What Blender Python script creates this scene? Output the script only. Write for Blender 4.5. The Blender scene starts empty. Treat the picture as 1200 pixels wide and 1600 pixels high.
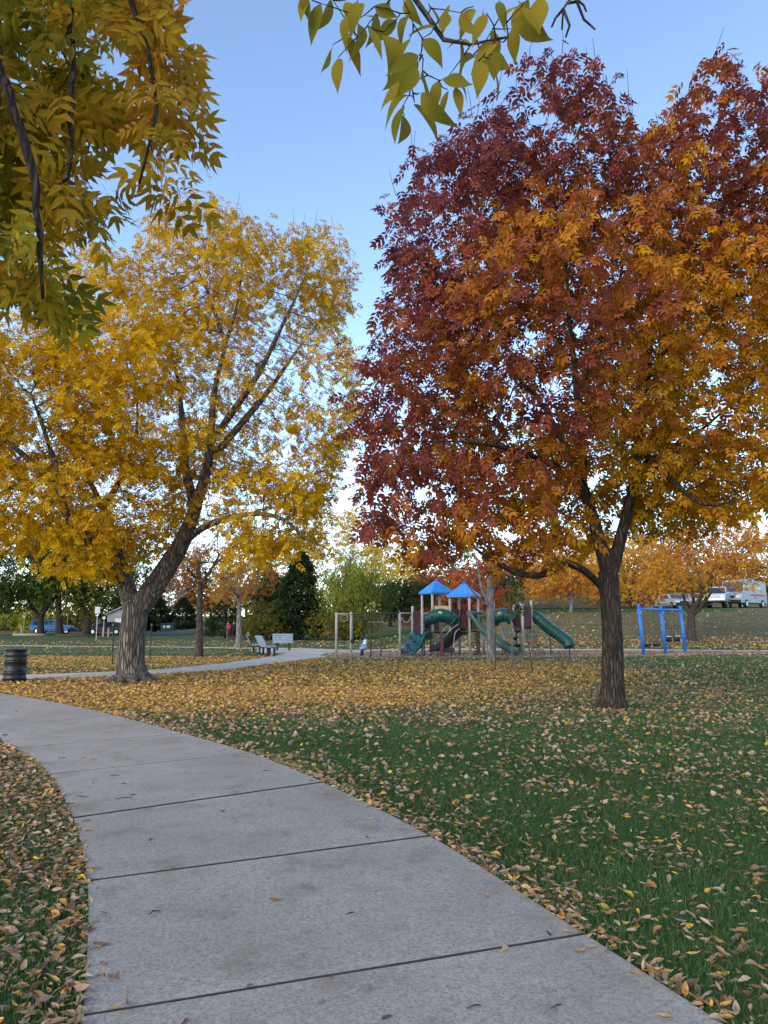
import bpy, bmesh, math, random
import numpy as np
from mathutils import Vector, Matrix

# ------------------------------------------------------------------ camera, sky, sun, exposure
scene = bpy.context.scene
COL = scene.collection
F_PX, CAM_H, HORIZON = 1160.0, 1.6, 973.0
PITCH = math.atan((HORIZON - 800.0) / F_PX)
cam_d = bpy.data.cameras.new("camera")
cam_d.sensor_fit = 'VERTICAL'; cam_d.sensor_height = 36.0; cam_d.lens = 36.0 * F_PX / 1600.0
cam_d.clip_start = 0.05; cam_d.clip_end = 3000
cam = bpy.data.objects.new("camera", cam_d); COL.objects.link(cam)
cam.location = (0, 0, CAM_H); cam.rotation_euler = (math.pi / 2 + PITCH, 0, 0)
scene.camera = cam

SUN_EL, SUN_AZ = math.radians(24.0), math.radians(218.0)     # azimuth clockwise from +Y: low behind the viewer's left shoulder, veiled
world = bpy.data.worlds.new("World"); scene.world = world; world.use_nodes = True
wn = world.node_tree.nodes; wl = world.node_tree.links
sky = wn.new("ShaderNodeTexSky"); sky.sky_type = 'NISHITA'; sky.sun_disc = False
sky.sun_elevation = SUN_EL; sky.sun_rotation = SUN_AZ
sky.air_density = 1.0; sky.dust_density = 0.4; sky.ozone_density = 1.2; sky.altitude = 1600
bg = wn["Background"]; bg.inputs[1].default_value = 0.15
wl.new(sky.outputs[0], bg.inputs[0])
sun_d = bpy.data.lights.new("sun", 'SUN'); sun_d.energy = 1.3; sun_d.angle = math.radians(60); sun_d.color = (1, .84, .62)
sun = bpy.data.objects.new("sun", sun_d); COL.objects.link(sun)
sdir = Vector((math.sin(SUN_AZ) * math.cos(SUN_EL), math.cos(SUN_AZ) * math.cos(SUN_EL), math.sin(SUN_EL)))
sun.rotation_euler = sdir.to_track_quat('Z', 'Y').to_euler(); sun.location = (0, 0, 40)
vs = scene.view_settings
scene.display_settings.display_device = 'sRGB'
vs.view_transform = 'Standard'; vs.look = 'None'; vs.gamma = 1.0; vs.use_curve_mapping = False; vs.exposure = 1.5
scene.cycles.use_denoising = True
scene.cycles.max_bounces = 8; scene.cycles.transmission_bounces = 6; scene.cycles.diffuse_bounces = 4

# ------------------------------------------------------------------ helpers
rng = np.random.default_rng(7)
random.seed(7)
PI = math.pi

def ray(u, v):
    a, b = (u - 600) / F_PX, (800 - v) / F_PX
    s, c = math.sin(PITCH), math.cos(PITCH)
    return np.array([a, c - b * s, s + b * c])
def at(u, v, Y):
    """real point at distance Y ahead that the photograph shows at pixel (u, v)"""
    d = ray(u, v); t = Y / d[1]
    return np.array([d[0] * t, Y, CAM_H + d[2] * t])
def ground_at(u, v):
    d = ray(u, v); t = -CAM_H / d[2]
    return np.array([d[0] * t, d[1] * t])

def sm(a, b, x):
    t = np.clip((np.asarray(x, float) - a) / (b - a), 0, 1)
    return t * t * (3 - 2 * t)
def wob(x, y, z=0.0, f=1.0, seed=0):
    """cheap smooth noise in -1..1"""
    r = np.random.default_rng(seed); out = 0
    for k in range(5):
        w = r.normal(size=3) * f * (1 + .5 * k); p = r.uniform(0, 6.28)
        out = out + np.sin(w[0] * x + w[1] * y + w[2] * z + p) / (1 + .4 * k)
    return out / 3.2
def H(x, y):
    """height of the ground"""
    x = np.asarray(x, float); y = np.asarray(y, float)
    hill = 3.0 * sm(43.5, 71, y) * sm(-4, 17, x)
    bank = 4.6 * sm(79, 104, y) * sm(2, 20, x)
    left = 1.3 * sm(84, 112, y) * sm(-36, -20, x) * (1 - sm(-5, 5, x)) + 3.2 * sm(112, 190, y)
    und = .05 * wob(x, y, 0, .25, 3) * sm(14, 30, y) + .25 * wob(x, y, 0, .07, 4) * sm(50, 90, y)
    return hill + bank + left + und

MATS = {}
class NT:
    def __init__(s, name):
        s.m = bpy.data.materials.new(name); s.m.use_nodes = True
        s.n = s.m.node_tree.nodes; s.l = s.m.node_tree.links; s.b = s.n["Principled BSDF"]; s.out = s.n["Material Output"]
    def new(s, t, **kw):
        o = s.n.new(t)
        for k, v in kw.items():
            if k in o.inputs: o.inputs[k].default_value = v
            else: setattr(o, k, v)
        return o
    def link(s, a, b): s.l.new(a, b)
    def coords(s, scale=(1, 1, 1), kind='Object'):
        tc = s.new("ShaderNodeTexCoord"); mp = s.new("ShaderNodeMapping"); mp.inputs['Scale'].default_value = scale
        s.link(tc.outputs[kind], mp.inputs['Vector']); return mp.outputs[0]
    def noise(s, vec, scale, detail=4, rough=.55):
        n = s.new("ShaderNodeTexNoise"); n.inputs['Scale'].default_value = scale; n.inputs['Detail'].default_value = detail
        n.inputs['Roughness'].default_value = rough; s.link(vec, n.inputs['Vector']); return n.outputs['Fac']
    def ramp(s, fac, stops):
        r = s.new("ShaderNodeValToRGB"); e = r.color_ramp.elements
        while len(e) < len(stops): e.new(.5)
        for q, (p, c) in zip(e, stops): q.position = p; q.color = (*c, 1) if len(c) == 3 else c
        s.link(fac, r.inputs[0]); return r.outputs[0]
    def mix(s, fac, a, b, mode='MIX'):
        m = s.new("ShaderNodeMix"); m.data_type = 'RGBA'; m.blend_type = mode
        for sock, v in ((m.inputs[0], fac), (m.inputs[6], a), (m.inputs[7], b)):
            if isinstance(v, (int, float)): sock.default_value = v
            elif isinstance(v, tuple): sock.default_value = (*v, 1)
            else: s.link(v, sock)
        return m.outputs[2]
    def bump(s, h, strength=.3, dist=.02):
        b = s.new("ShaderNodeBump"); b.inputs['Strength'].default_value = strength; b.inputs['Distance'].default_value = dist
        s.link(h, b.inputs['Height']); s.link(b.outputs[0], s.b.inputs['Normal'])

def simple(name, col, rough=.6, metal=0.0, var=.25, scale=6, bump=.1, spec=.4):
    if name in MATS: return MATS[name]
    t = NT(name); v = t.coords()
    f = t.noise(v, scale)
    lo = tuple(c * (1 - var) for c in col); hi = tuple(min(1, c * (1 + var)) for c in col)
    t.link(t.ramp(f, [(.3, lo), (.7, hi)]), t.b.inputs['Base Color'])
    t.b.inputs['Roughness'].default_value = rough; t.b.inputs['Metallic'].default_value = metal
    t.b.inputs['Specular IOR Level'].default_value = spec
    if bump: t.bump(t.noise(v, scale * 8), bump, .01)
    MATS[name] = t.m; return t.m

def leaf_mat(name, trans=.45, spec=.25, rand=None):
    """two-sided leaf: colour from the leaf's own tint, light passing through"""
    t = NT(name)
    if rand is None:
        a = t.new("ShaderNodeAttribute"); a.attribute_name = "tint"; c = a.outputs['Color']
    else:
        oi = t.new("ShaderNodeObjectInfo"); c = t.ramp(oi.outputs['Random'], rand)
    v = t.coords(); n = t.noise(v, 40, 3)
    c = t.mix(t.ramp(n, [(.35, (.0,)*3), (.75, (.45,)*3)]), c, t.mix(.5, c, (.10, .05, .02)))
    t.link(c, t.b.inputs['Base Color']); t.b.inputs['Roughness'].default_value = .7
    t.b.inputs['Specular IOR Level'].default_value = spec * .5
    tr = t.new("ShaderNodeBsdfTranslucent"); t.link(c, tr.inputs['Color'])
    mx = t.new("ShaderNodeMixShader"); mx.inputs[0].default_value = trans
    t.link(t.b.outputs[0], mx.inputs[1]); t.link(tr.outputs[0], mx.inputs[2]); t.link(mx.outputs[0], t.out.inputs[0])
    MATS[name] = t.m; return t.m

def bark(name, dark, light, sx=9, sz=1.6, dist=.05, strength=.9):
    t = NT(name); v = t.coords((sx, sx, sz))
    wp = t.noise(v, .8, 3)
    add = t.new("ShaderNodeVectorMath", operation='ADD'); sc = t.new("ShaderNodeVectorMath", operation='SCALE')
    tc = t.new("ShaderNodeTexNoise"); tc.inputs['Scale'].default_value = .7; t.link(v, tc.inputs['Vector'])
    t.link(tc.outputs['Color'], sc.inputs[0]); sc.inputs['Scale'].default_value = 1.6
    t.link(v, add.inputs[0]); t.link(sc.outputs[0], add.inputs[1])
    vo = t.new("ShaderNodeTexVoronoi"); vo.feature = 'DISTANCE_TO_EDGE'; vo.inputs['Scale'].default_value = 1.0
    t.link(add.outputs[0], vo.inputs['Vector'])
    r = t.ramp(vo.outputs['Distance'], [(.02, (0,)*3), (.28, (1,)*3)])
    fine = t.noise(v, 4, 5)
    mid = tuple((a + b) / 2 for a, b in zip(dark, light))
    c = t.mix(r, dark, t.ramp(fine, [(.3, mid), (.75, light)]))
    big = t.noise(t.coords((1, 1, 1)), 1.3, 3)
    c = t.mix(t.ramp(big, [(.4, (0,)*3), (.7, (.5,)*3)]), c, tuple(.7 * q for q in mid))
    t.link(c, t.b.inputs['Base Color']); t.b.inputs['Roughness'].default_value = .9
    t.b.inputs['Specular IOR Level'].default_value = .15
    hh = t.new("ShaderNodeMath", operation='MULTIPLY_ADD'); t.link(r, hh.inputs[0]); hh.inputs[1].default_value = .8
    sc2 = t.new("ShaderNodeMath", operation='MULTIPLY'); t.link(fine, sc2.inputs[0]); sc2.inputs[1].default_value = .4
    t.link(sc2.outputs[0], hh.inputs[2])
    t.bump(hh.outputs[0], strength, dist)
    MATS[name] = t.m; return t.m

def tag(o, label=None, cat=None, group=None, kind=None):
    if label: o["label"] = label
    if cat: o["category"] = cat
    if group: o["group"] = group
    if kind: o["kind"] = kind
    return o
def empty(name, loc, rz=0, label=None, cat=None, group=None):
    o = bpy.data.objects.new(name, None); COL.objects.link(o)
    o.location = [float(q) for q in loc]; o.rotation_euler = (0, 0, rz); o.empty_display_size = .2
    return tag(o, label, cat, group)
def link_obj(name, me, parent=None, mat=None):
    o = bpy.data.objects.new(name, me); COL.objects.link(o)
    if mat is not None:
        for m in (mat if isinstance(mat, (list, tuple)) else [mat]): me.materials.append(m)
    if parent is not None: o.parent = parent
    return o
def mesh_np(name, V, Fs, smooth=False, tint=None, mat_idx=None):
    """V (n,3); Fs list of (m,k) int arrays"""
    me = bpy.data.meshes.new(name)
    V = np.ascontiguousarray(V, np.float32)
    Fs = [np.asarray(f, np.int32) for f in Fs if len(f)]
    loops = np.concatenate([f.ravel() for f in Fs]); tot = np.concatenate([np.full(len(f), f.shape[1], np.int32) for f in Fs])
    start = np.concatenate([[0], np.cumsum(tot)[:-1]]).astype(np.int32)
    me.vertices.add(len(V)); me.vertices.foreach_set("co", V.ravel())
    me.loops.add(len(loops)); me.loops.foreach_set("vertex_index", loops)
    me.polygons.add(len(tot)); me.polygons.foreach_set("loop_start", start); me.polygons.foreach_set("loop_total", tot)
    if mat_idx is not None: me.polygons.foreach_set("material_index", np.asarray(mat_idx, np.int32))
    me.polygons.foreach_set("use_smooth", np.full(len(tot), bool(smooth)))
    if tint is not None:
        a = me.attributes.new("tint", 'FLOAT_COLOR', 'POINT')
        c = np.ones((len(V), 4), np.float32); c[:, :3] = tint; a.data.foreach_set("color", c.ravel())
    me.update(calc_edges=True)
    return me

class MB:
    """collects shapes into ONE mesh"""
    def __init__(s): s.v = []; s.f = []; s.n = 0; s.mi = []; s.cur = 0
    def add(s, V, faces):
        V = np.asarray(V, float).reshape(-1, 3); s.v.append(V)
        for f in faces: s.f.append([i + s.n for i in f]); s.mi.append(s.cur)
        s.n += len(V); return s
    def box(s, c, size, R=None):
        h = np.array(size) / 2
        V = np.array([[x, y, z] for z in (-1, 1) for y in (-1, 1) for x in (-1, 1)]) * h
        if R is not None: V = V @ np.asarray(R).T
        return s.add(V + np.asarray(c), [(0, 2, 3, 1), (4, 5, 7, 6), (0, 1, 5, 4), (2, 6, 7, 3), (0, 4, 6, 2), (1, 3, 7, 5)])
    def tube(s, pts, r, sides=8, caps=True):
        P = np.asarray(pts, float); n = len(P); r = np.full(n, r, float) if np.isscalar(r) else np.asarray(r, float)
        ok = np.concatenate([[True], np.linalg.norm(np.diff(P, axis=0), axis=1) > 1e-5]); P, r = P[ok], r[ok]; n = len(P)
        if n < 2: return s
        T = np.gradient(P, axis=0); T /= np.linalg.norm(T, axis=1)[:, None] + 1e-9
        T[0] = (P[1] - P[0]) / np.linalg.norm(P[1] - P[0])
        ref = np.array([0, 0, 1.]) if abs(T[0, 2]) < .9 else np.array([1., 0, 0])
        u = np.cross(T[0], ref); u /= np.linalg.norm(u)
        ang = np.arange(sides) * 2 * PI / sides; V = []
        for i in range(n):
            u = u - T[i] * (u @ T[i]); u /= np.linalg.norm(u) + 1e-9
            w = np.cross(T[i], u)
            V.append(P[i] + r[i] * (np.cos(ang)[:, None] * u + np.sin(ang)[:, None] * w))
        f = [(i * sides + j, i * sides + (j + 1) % sides, (i + 1) * sides + (j + 1) % sides, (i + 1) * sides + j) for i in range(n - 1) for j in range(sides)]
        if caps: f += [tuple(range(sides))[::-1], tuple((n - 1) * sides + j for j in range(sides))]
        return s.add(np.concatenate(V), f)
    def lathe(s, prof, sides=20, c=(0, 0, 0), R=None):
        """prof: (r, z) from bottom to top"""
        ang = np.arange(sides) * 2 * PI / sides
        V = np.array([[r * math.cos(a), r * math.sin(a), z] for r, z in prof for a in ang]); n = len(prof)
        if R is not None: V = V @ np.asarray(R).T
        f = [(i * sides + j, i * sides + (j + 1) % sides, (i + 1) * sides + (j + 1) % sides, (i + 1) * sides + j) for i in range(n - 1) for j in range(sides)]
        f += [tuple(range(sides))[::-1], tuple((n - 1) * sides + j for j in range(sides))]
        return s.add(V + np.asarray(c), f)
    def prism(s, poly, y0, y1):
        """polygon in (x,z), extruded along y"""
        n = len(poly)
        V = [(x, y0, z) for x, z in poly] + [(x, y1, z) for x, z in poly]
        f = [(i, (i + 1) % n, n + (i + 1) % n, n + i) for i in range(n)] + [tuple(range(n))[::-1], tuple(range(n, 2 * n))]
        return s.add(V, f)
    def loft(s, rings, closed=True, caps=True):
        k = len(rings[0]); n = len(rings); f = []
        for i in range(n - 1):
            for j in range(k if closed else k - 1):
                f.append((i * k + j, i * k + (j + 1) % k, (i + 1) * k + (j + 1) % k, (i + 1) * k + j))
        if caps and closed: f += [tuple(range(k))[::-1], tuple((n - 1) * k + j for j in range(k))]
        return s.add(np.concatenate([np.asarray(r, float) for r in rings]), f)
    def mesh(s, name, smooth=False):
        me = bpy.data.meshes.new(name)
        me.from_pydata(np.concatenate(s.v).tolist(), [], s.f)
        me.polygons.foreach_set("material_index", s.mi); me.polygons.foreach_set("use_smooth", [smooth] * len(s.f))
        bm = bmesh.new(); bm.from_mesh(me); bmesh.ops.recalc_face_normals(bm, faces=bm.faces); bm.to_mesh(me); bm.free()
        return me
    def build(s, name, mat, parent=None, smooth=False, bevel=0, auto=None):
        o = link_obj(name, s.mesh(name, smooth), parent, mat)
        if bevel:
            b = o.modifiers.new("bevel", 'BEVEL'); b.width = bevel; b.segments = 2; b.limit_method = 'ANGLE'; b.angle_limit = .6
        return o
def one(fn, *a, **k):
    m = MB(); getattr(m, fn)(*a, **k); return m
def copy_tree(o, parent=None):
    c = o.copy(); COL.objects.link(c); c.parent = parent
    for ch in list(o.children): copy_tree(ch, c)
    return c
def inside(poly, x, y):
    poly = np.asarray(poly); x = np.asarray(x); y = np.asarray(y); r = np.zeros(x.shape, bool); n = len(poly); j = n - 1
    for i in range(n):
        xi, yi = poly[i]; xj, yj = poly[j]
        c = ((yi > y) != (yj > y)) & (x < (xj - xi) * (y - yi) / (yj - yi + 1e-12) + xi)
        r ^= c; j = i
    return r
def seg_dist(poly, x, y):
    """distance from points to a polyline"""
    d = np.full(np.shape(x), 1e9)
    for (ax, ay), (bx, by) in zip(poly[:-1], poly[1:]):
        t = np.clip(((x - ax) * (bx - ax) + (y - ay) * (by - ay)) / ((bx - ax) ** 2 + (by - ay) ** 2 + 1e-9), 0, 1)
        d = np.minimum(d, np.hypot(x - ax - t * (bx - ax), y - ay - t * (by - ay)))
    return d
def smooth_line(pts, n):
    """Catmull-Rom resample"""
    P = np.asarray(pts, float); P = np.vstack([2 * P[0] - P[1], P, 2 * P[-1] - P[-2]]); out = []
    m = len(P) - 3
    for s in np.linspace(0, m - 1e-6, n):
        i = int(s); t = s - i; a, b, c, d = P[i:i + 4]
        out.append(.5 * ((2 * b) + (c - a) * t + (2 * a - 5 * b + 4 * c - d) * t * t + (3 * b - a - 3 * c + d) * t ** 3))
    return np.array(out)
# ------------------------------------------------------------------ ground, paths, play bed
def ground_material():
    t = NT("lawn"); v = t.coords()
    g = t.ramp(t.noise(v, .9, 5), [(.3, (.030, .070, .016)), (.5, (.046, .096, .022)), (.72, (.074, .125, .032))])
    g = t.mix(t.ramp(t.noise(v, 30, 3), [(.35, (0,)*3), (.7, (.6,)*3)]), g, (.022, .052, .015))
    dry = t.ramp(t.noise(t.coords((.5, 1.3, 1)), 1.1, 7, .7), [(.3, (.085, .072, .034)), (.46, (.145, .118, .058)), (.58, (.085, .092, .036)), (.75, (.05, .078, .024))])
    a = t.new("ShaderNodeAttribute"); a.attribute_name = "dry"
    jit = t.new("ShaderNodeMath", operation='MULTIPLY_ADD'); t.link(t.noise(v, .35, 5), jit.inputs[0]); jit.inputs[1].default_value = .9
    sub = t.new("ShaderNodeMath", operation='SUBTRACT'); t.link(a.outputs['Fac'], sub.inputs[0]); sub.inputs[1].default_value = .45
    t.link(sub.outputs[0], jit.inputs[2])
    c = t.mix(t.ramp(jit.outputs[0], [(.3, (0,)*3), (.62, (1,)*3)]), g, dry)
    t.link(c, t.b.inputs['Base Color']); t.b.inputs['Roughness'].default_value = .95; t.b.inputs['Specular IOR Level'].default_value = .1
    t.bump(t.noise(v, 24, 5), .6, .05)
    return t.m
def build_ground():
    xs = np.unique(np.concatenate([np.linspace(-500, -60, 23), np.linspace(-60, 70, 131), np.linspace(70, 500, 22)]))
    ys = np.unique(np.concatenate([np.linspace(-60, 0, 8), np.linspace(0, 130, 131), np.linspace(130, 230, 34), np.linspace(230, 900, 24)]))
    X, Y = np.meshgrid(xs, ys); Z = H(X, Y)
    nx, ny = len(xs), len(ys); i = np.arange(nx * ny).reshape(ny, nx)
    Fq = np.stack([i[:-1, :-1], i[:-1, 1:], i[1:, 1:], i[1:, :-1]], -1).reshape(-1, 4)
    me = mesh_np("ground", np.stack([X, Y, Z], -1).reshape(-1, 3), [Fq], smooth=True)
    dry = np.clip(.95 * sm(46, 50, Y) * sm(1, 9, X) * (1 - sm(62, 66, Y) * (1 - sm(76, 84, Y)) * sm(4, 10, X) * (1 - sm(28, 34, X)))
                  + .42 * sm(36, 42, Y) * (1 - sm(-3, 3, X)) + .9 * sm(94, 104, Y) + .5 * sm(24, 30, Y) * (1 - sm(38, 44, Y)) * (1 - sm(-6, 0, X)) , 0, 1)
    a = me.attributes.new("dry", 'FLOAT', 'POINT'); a.data.foreach_set("value", dry.ravel().astype(np.float32))
    return tag(link_obj("ground", me, None, ground_material()), kind="structure", label="lawn and dry grass hillside of the park")
build_ground()

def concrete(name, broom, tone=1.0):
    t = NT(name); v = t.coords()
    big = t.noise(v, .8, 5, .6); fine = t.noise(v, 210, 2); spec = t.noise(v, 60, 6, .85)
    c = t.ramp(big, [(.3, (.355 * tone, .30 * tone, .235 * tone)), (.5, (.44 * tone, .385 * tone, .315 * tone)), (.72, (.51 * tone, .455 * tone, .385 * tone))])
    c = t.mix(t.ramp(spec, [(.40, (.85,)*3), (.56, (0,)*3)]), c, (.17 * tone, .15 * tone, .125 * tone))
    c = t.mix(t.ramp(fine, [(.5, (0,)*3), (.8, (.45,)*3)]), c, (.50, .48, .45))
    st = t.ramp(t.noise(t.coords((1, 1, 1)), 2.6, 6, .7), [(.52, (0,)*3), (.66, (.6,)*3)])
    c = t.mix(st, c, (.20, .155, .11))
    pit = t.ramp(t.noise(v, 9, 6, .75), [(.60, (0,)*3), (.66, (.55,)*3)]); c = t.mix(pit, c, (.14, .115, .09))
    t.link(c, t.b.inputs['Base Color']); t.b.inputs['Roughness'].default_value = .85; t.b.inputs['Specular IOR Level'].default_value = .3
    if broom:
        w = t.coords((240, 18, 1)); t.bump(t.mix(.5, t.noise(w, 1, 3), spec), .55, .005)
    else:
        t.bump(spec, .35, .004)
    MATS[name] = t.m; return t.m
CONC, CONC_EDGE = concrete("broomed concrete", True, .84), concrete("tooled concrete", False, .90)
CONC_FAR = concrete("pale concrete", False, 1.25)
SOIL = simple("soil", (.06, .048, .036), .95, scale=20, bump=.5)

# joints of the near path, left and right ends (from the photograph), nearest first
JP = [((128, 1597), (915, 1467)), ((136, 1383), (672, 1311)), ((114, 1283), (505, 1226)), ((76, 1214), (392, 1180)),
      ((24, 1172), (287, 1149)), ((-32, 1143), (176, 1119)), ((-95, 1121), (80, 1098)), ((-175, 1104), (0, 1085))]
JL = [ground_at(*a) for a, b in JP]; JR = [ground_at(*b) for a, b in JP]
for k in range(3):                                              # behind the viewer
    JL.insert(0, 2 * JL[0] - JL[1] + np.array([-.10, .0])); JR.insert(0, 2 * JR[0] - JR[1] + np.array([-.05, -.0]))
for k in range(5):                                              # on past the picture's edge
    c0, c1 = (JL[-2] + JR[-2]) / 2, (JL[-1] + JR[-1]) / 2
    d = c1 - c0; d /= np.linalg.norm(d); a = .10; d = np.array([d[0] * math.cos(a) - d[1] * math.sin(a), d[0] * math.sin(a) + d[1] * math.cos(a)])
    nrm = np.array([d[1], -d[0]]); c = c1 + d * 1.75; w = 1.16
    JL.append(c - nrm * w); JR.append(c + nrm * w)
JL, JR = np.array(JL), np.array(JR)
NS = 9
EL = smooth_line(JL, (len(JL) - 1) * NS + 1); ER = smooth_line(JR, (len(JR) - 1) * NS + 1)
PATH_POLY = np.vstack([EL, ER[::-1]])

def build_path():
    root = empty("concrete_path", (0, 0, 0)); tag(root, "pale concrete footpath curving across the lawn", kind="structure")
    g = MB(); n = len(EL)
    V = [(*p, .004) for p in EL] + [(*p, .004) for p in ER]
    g.add(V, [(i, n + i, n + i + 1, i + 1) for i in range(n - 1)]); g.build("joint_bed", SOIL, root)
    r = random.Random(3)
    for k in range(len(JL) - 1):
        L = EL[k * NS:(k + 1) * NS + 1]; Rr = ER[k * NS:(k + 1) * NS + 1]
        ln = np.linalg.norm((L[-1] + Rr[-1] - L[0] - Rr[0]) / 2); wd = np.linalg.norm(Rr[0] - L[0])
        wide = .011 if k == 3 else .007; g0, b0, e0 = wide / ln, (wide + .006) / ln, .085 / ln
        ts = [g0, b0, e0] + list(np.linspace(e0, 1 - e0, 9)[1:-1]) + [1 - e0, 1 - b0, 1 - g0]
        b1, e1 = .008 / wd, .085 / wd
        ss = [0, b1, e1] + list(np.linspace(e1, 1 - e1, 24)[1:-1]) + [1 - e1, 1 - b1, 1]
        idx = np.arange(NS + 1) / NS
        z0 = .028 + r.uniform(-.003, .003); tilt = r.uniform(-.004, .004)
        top = []
        for ti, t in enumerate(ts):
            l = np.array([np.interp(t, idx, L[:, 0]), np.interp(t, idx, L[:, 1])]); q = np.array([np.interp(t, idx, Rr[:, 0]), np.interp(t, idx, Rr[:, 1])])
            for si, s in enumerate(ss):
                p = l + (q - l) * s
                if ti in (0, 1, len(ts) - 2, len(ts) - 1): p = p + (q - l)[::-1] * [-1, 1] / wd * float(wob(s * 9 + k * 3.1, ti // 2, 0, 4, 21)) * .0035
                z = z0 + tilt * (t - .5) - (.004 if ti in (0, len(ts) - 1) or si in (0, len(ss) - 1) else (.0012 if ti in (1, 2, len(ts) - 2, len(ts) - 3) or si in (1, 2, len(ss) - 2, len(ss) - 3) else 0))
                top.append((p[0], p[1], z))
        nt, ns = len(ts), len(ss); m = MB(); Fi = []; mi = []
        for i in range(nt - 1):
            for j in range(ns - 1):
                Fi.append((i * ns + j, i * ns + j + 1, (i + 1) * ns + j + 1, (i + 1) * ns + j))
                mi.append(2 if i in (0, nt - 2) else 0 if 2 <= i < nt - 3 and 2 <= j < ns - 3 else 1)
        ring = [j for j in range(ns)] + [i * ns + ns - 1 for i in range(1, nt)] + [(nt - 1) * ns + j for j in range(ns - 2, -1, -1)] + [i * ns for i in range(nt - 2, 0, -1)]
        base = len(top); low = [(top[q][0], top[q][1], -.06) for q in ring]
        for a in range(len(ring)):
            b = (a + 1) % len(ring); Fi.append((ring[a], base + a, base + b, ring[b])); mi.append(2)
        m.add(top + low, Fi); m.mi = mi
        m.build("slab", [CONC, CONC_EDGE, SOIL], root)
build_path()

def ribbon(name, pts, w, mat, z, label, n=60, joint=1.8):
    """a far path: slabs along a centre line, draped on the ground"""
    c = smooth_line(pts, n); T = np.gradient(c, axis=0); T /= np.linalg.norm(T, axis=1)[:, None]; N = np.stack([T[:, 1], -T[:, 0]], 1)
    root = empty(name, (0, 0, 0)); tag(root, label, kind="structure")
    ww = np.interp(np.linspace(0, 1, n), np.linspace(0, 1, len(w)), w)
    L, R = c - N * ww[:, None] / 2, c + N * ww[:, None] / 2
    s = np.concatenate([[0], np.cumsum(np.linalg.norm(np.diff(c, axis=0), axis=1))]); cuts = np.arange(0, s[-1], joint)
    for a in cuts:
        ts = np.linspace(a + .012, min(a + joint - .012, s[-1]), 4); V = []
        for t in ts:
            for E in (L, R):
                p = (np.interp(t, s, E[:, 0]), np.interp(t, s, E[:, 1])); V.append((*p, float(H(*p)) + z))
        V += [(x, y, q - .12) for x, y, q in V]
        f = [(2 * i, 2 * i + 1, 2 * i + 3, 2 * i + 2) for i in range(3)] + [(2 * i, 2 * i + 2, 2 * i + 10, 2 * i + 8) for i in range(3)] + [(2 * i + 1, 2 * i + 9, 2 * i + 11, 2 * i + 3) for i in range(3)] + [(0, 8, 9, 1), (6, 7, 15, 14)]
        one('add', V, f).build("slab", mat, root)
    return np.vstack([L, R[::-1]])
FAR_POLYS = [
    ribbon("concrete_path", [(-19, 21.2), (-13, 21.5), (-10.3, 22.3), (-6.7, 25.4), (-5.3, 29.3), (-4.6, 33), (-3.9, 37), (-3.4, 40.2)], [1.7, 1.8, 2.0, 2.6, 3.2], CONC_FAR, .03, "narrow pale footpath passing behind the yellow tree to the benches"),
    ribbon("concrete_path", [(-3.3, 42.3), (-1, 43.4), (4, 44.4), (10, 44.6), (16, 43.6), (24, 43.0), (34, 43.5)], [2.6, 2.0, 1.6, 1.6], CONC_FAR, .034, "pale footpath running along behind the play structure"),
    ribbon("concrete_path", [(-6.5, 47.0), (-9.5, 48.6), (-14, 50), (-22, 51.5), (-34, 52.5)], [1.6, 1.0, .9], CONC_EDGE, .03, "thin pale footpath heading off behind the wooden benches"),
]
pz = [(-6.6, 41.2), (-4.6, 39.3), (-1.6, 39.4), (-.6, 41.5), (-1.6, 44), (-4.5, 46.6), (-6.8, 46.6), (-7.4, 44)]
pzz = smooth_line(pz + [pz[0]], 40)[:-1]; FAR_POLYS.append(pzz)
m = MB(); m.add([(x, y, float(H(x, y)) + .042) for x, y in pzz] + [(x, y, -.1) for x, y in pzz], [tuple(range(len(pzz)))] + [(i, len(pzz) + i, len(pzz) + (i + 1) % len(pzz), (i + 1) % len(pzz)) for i in range(len(pzz))])
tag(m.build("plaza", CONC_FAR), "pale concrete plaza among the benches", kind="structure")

def mulch_mat():
    t = NT("wood mulch"); v = t.coords()
    c = t.ramp(t.noise(v, 9, 6, .7), [(.3, (.10, .065, .045)), (.5, (.24, .165, .115)), (.62, (.31, .23, .17)), (.8, (.38, .20, .07))])
    t.link(c, t.b.inputs['Base Color']); t.b.inputs['Roughness'].default_value = 1; t.bump(t.noise(v, 40, 4), .8, .04); return t.m
MULCH = mulch_mat()
bed = smooth_line([(-3.0, 36.8), (-1.5, 35.0), (2, 34.6), (8, 35.4), (14, 35.8), (20.5, 36.0), (21.5, 39), (19, 42.2), (10, 43.4), (3, 43.1), (-1.0, 42.0), (-2.7, 39.6), (-3.0, 36.8)], 70)[:-1]
BED = bed
m = MB(); nb = len(bed); m.add([(x, y, .03) for x, y in bed], [tuple(range(nb))]); tag(m.build("play_bed", MULCH), "brown wood chip bed under the play equipment", kind="structure")
m = MB(); c0 = bed.mean(0); T = np.roll(bed, -1, 0) - np.roll(bed, 1, 0); T /= np.linalg.norm(T, axis=1)[:, None]; Nn = np.stack([T[:, 1], -T[:, 0]], 1)
rings = []
for off, z in ((0, -.05), (0, .045), (.10, .045), (.10, -.05)): rings.append([(x, y, z) for x, y in bed + Nn * off])
m.loft(rings, caps=False); tag(m.build("bed_kerb", simple("worn timber", (.17, .14, .11), .9, 0, .3, 5, .2)), "low worn timber kerb around the wood chip play bed", kind="structure")

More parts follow.
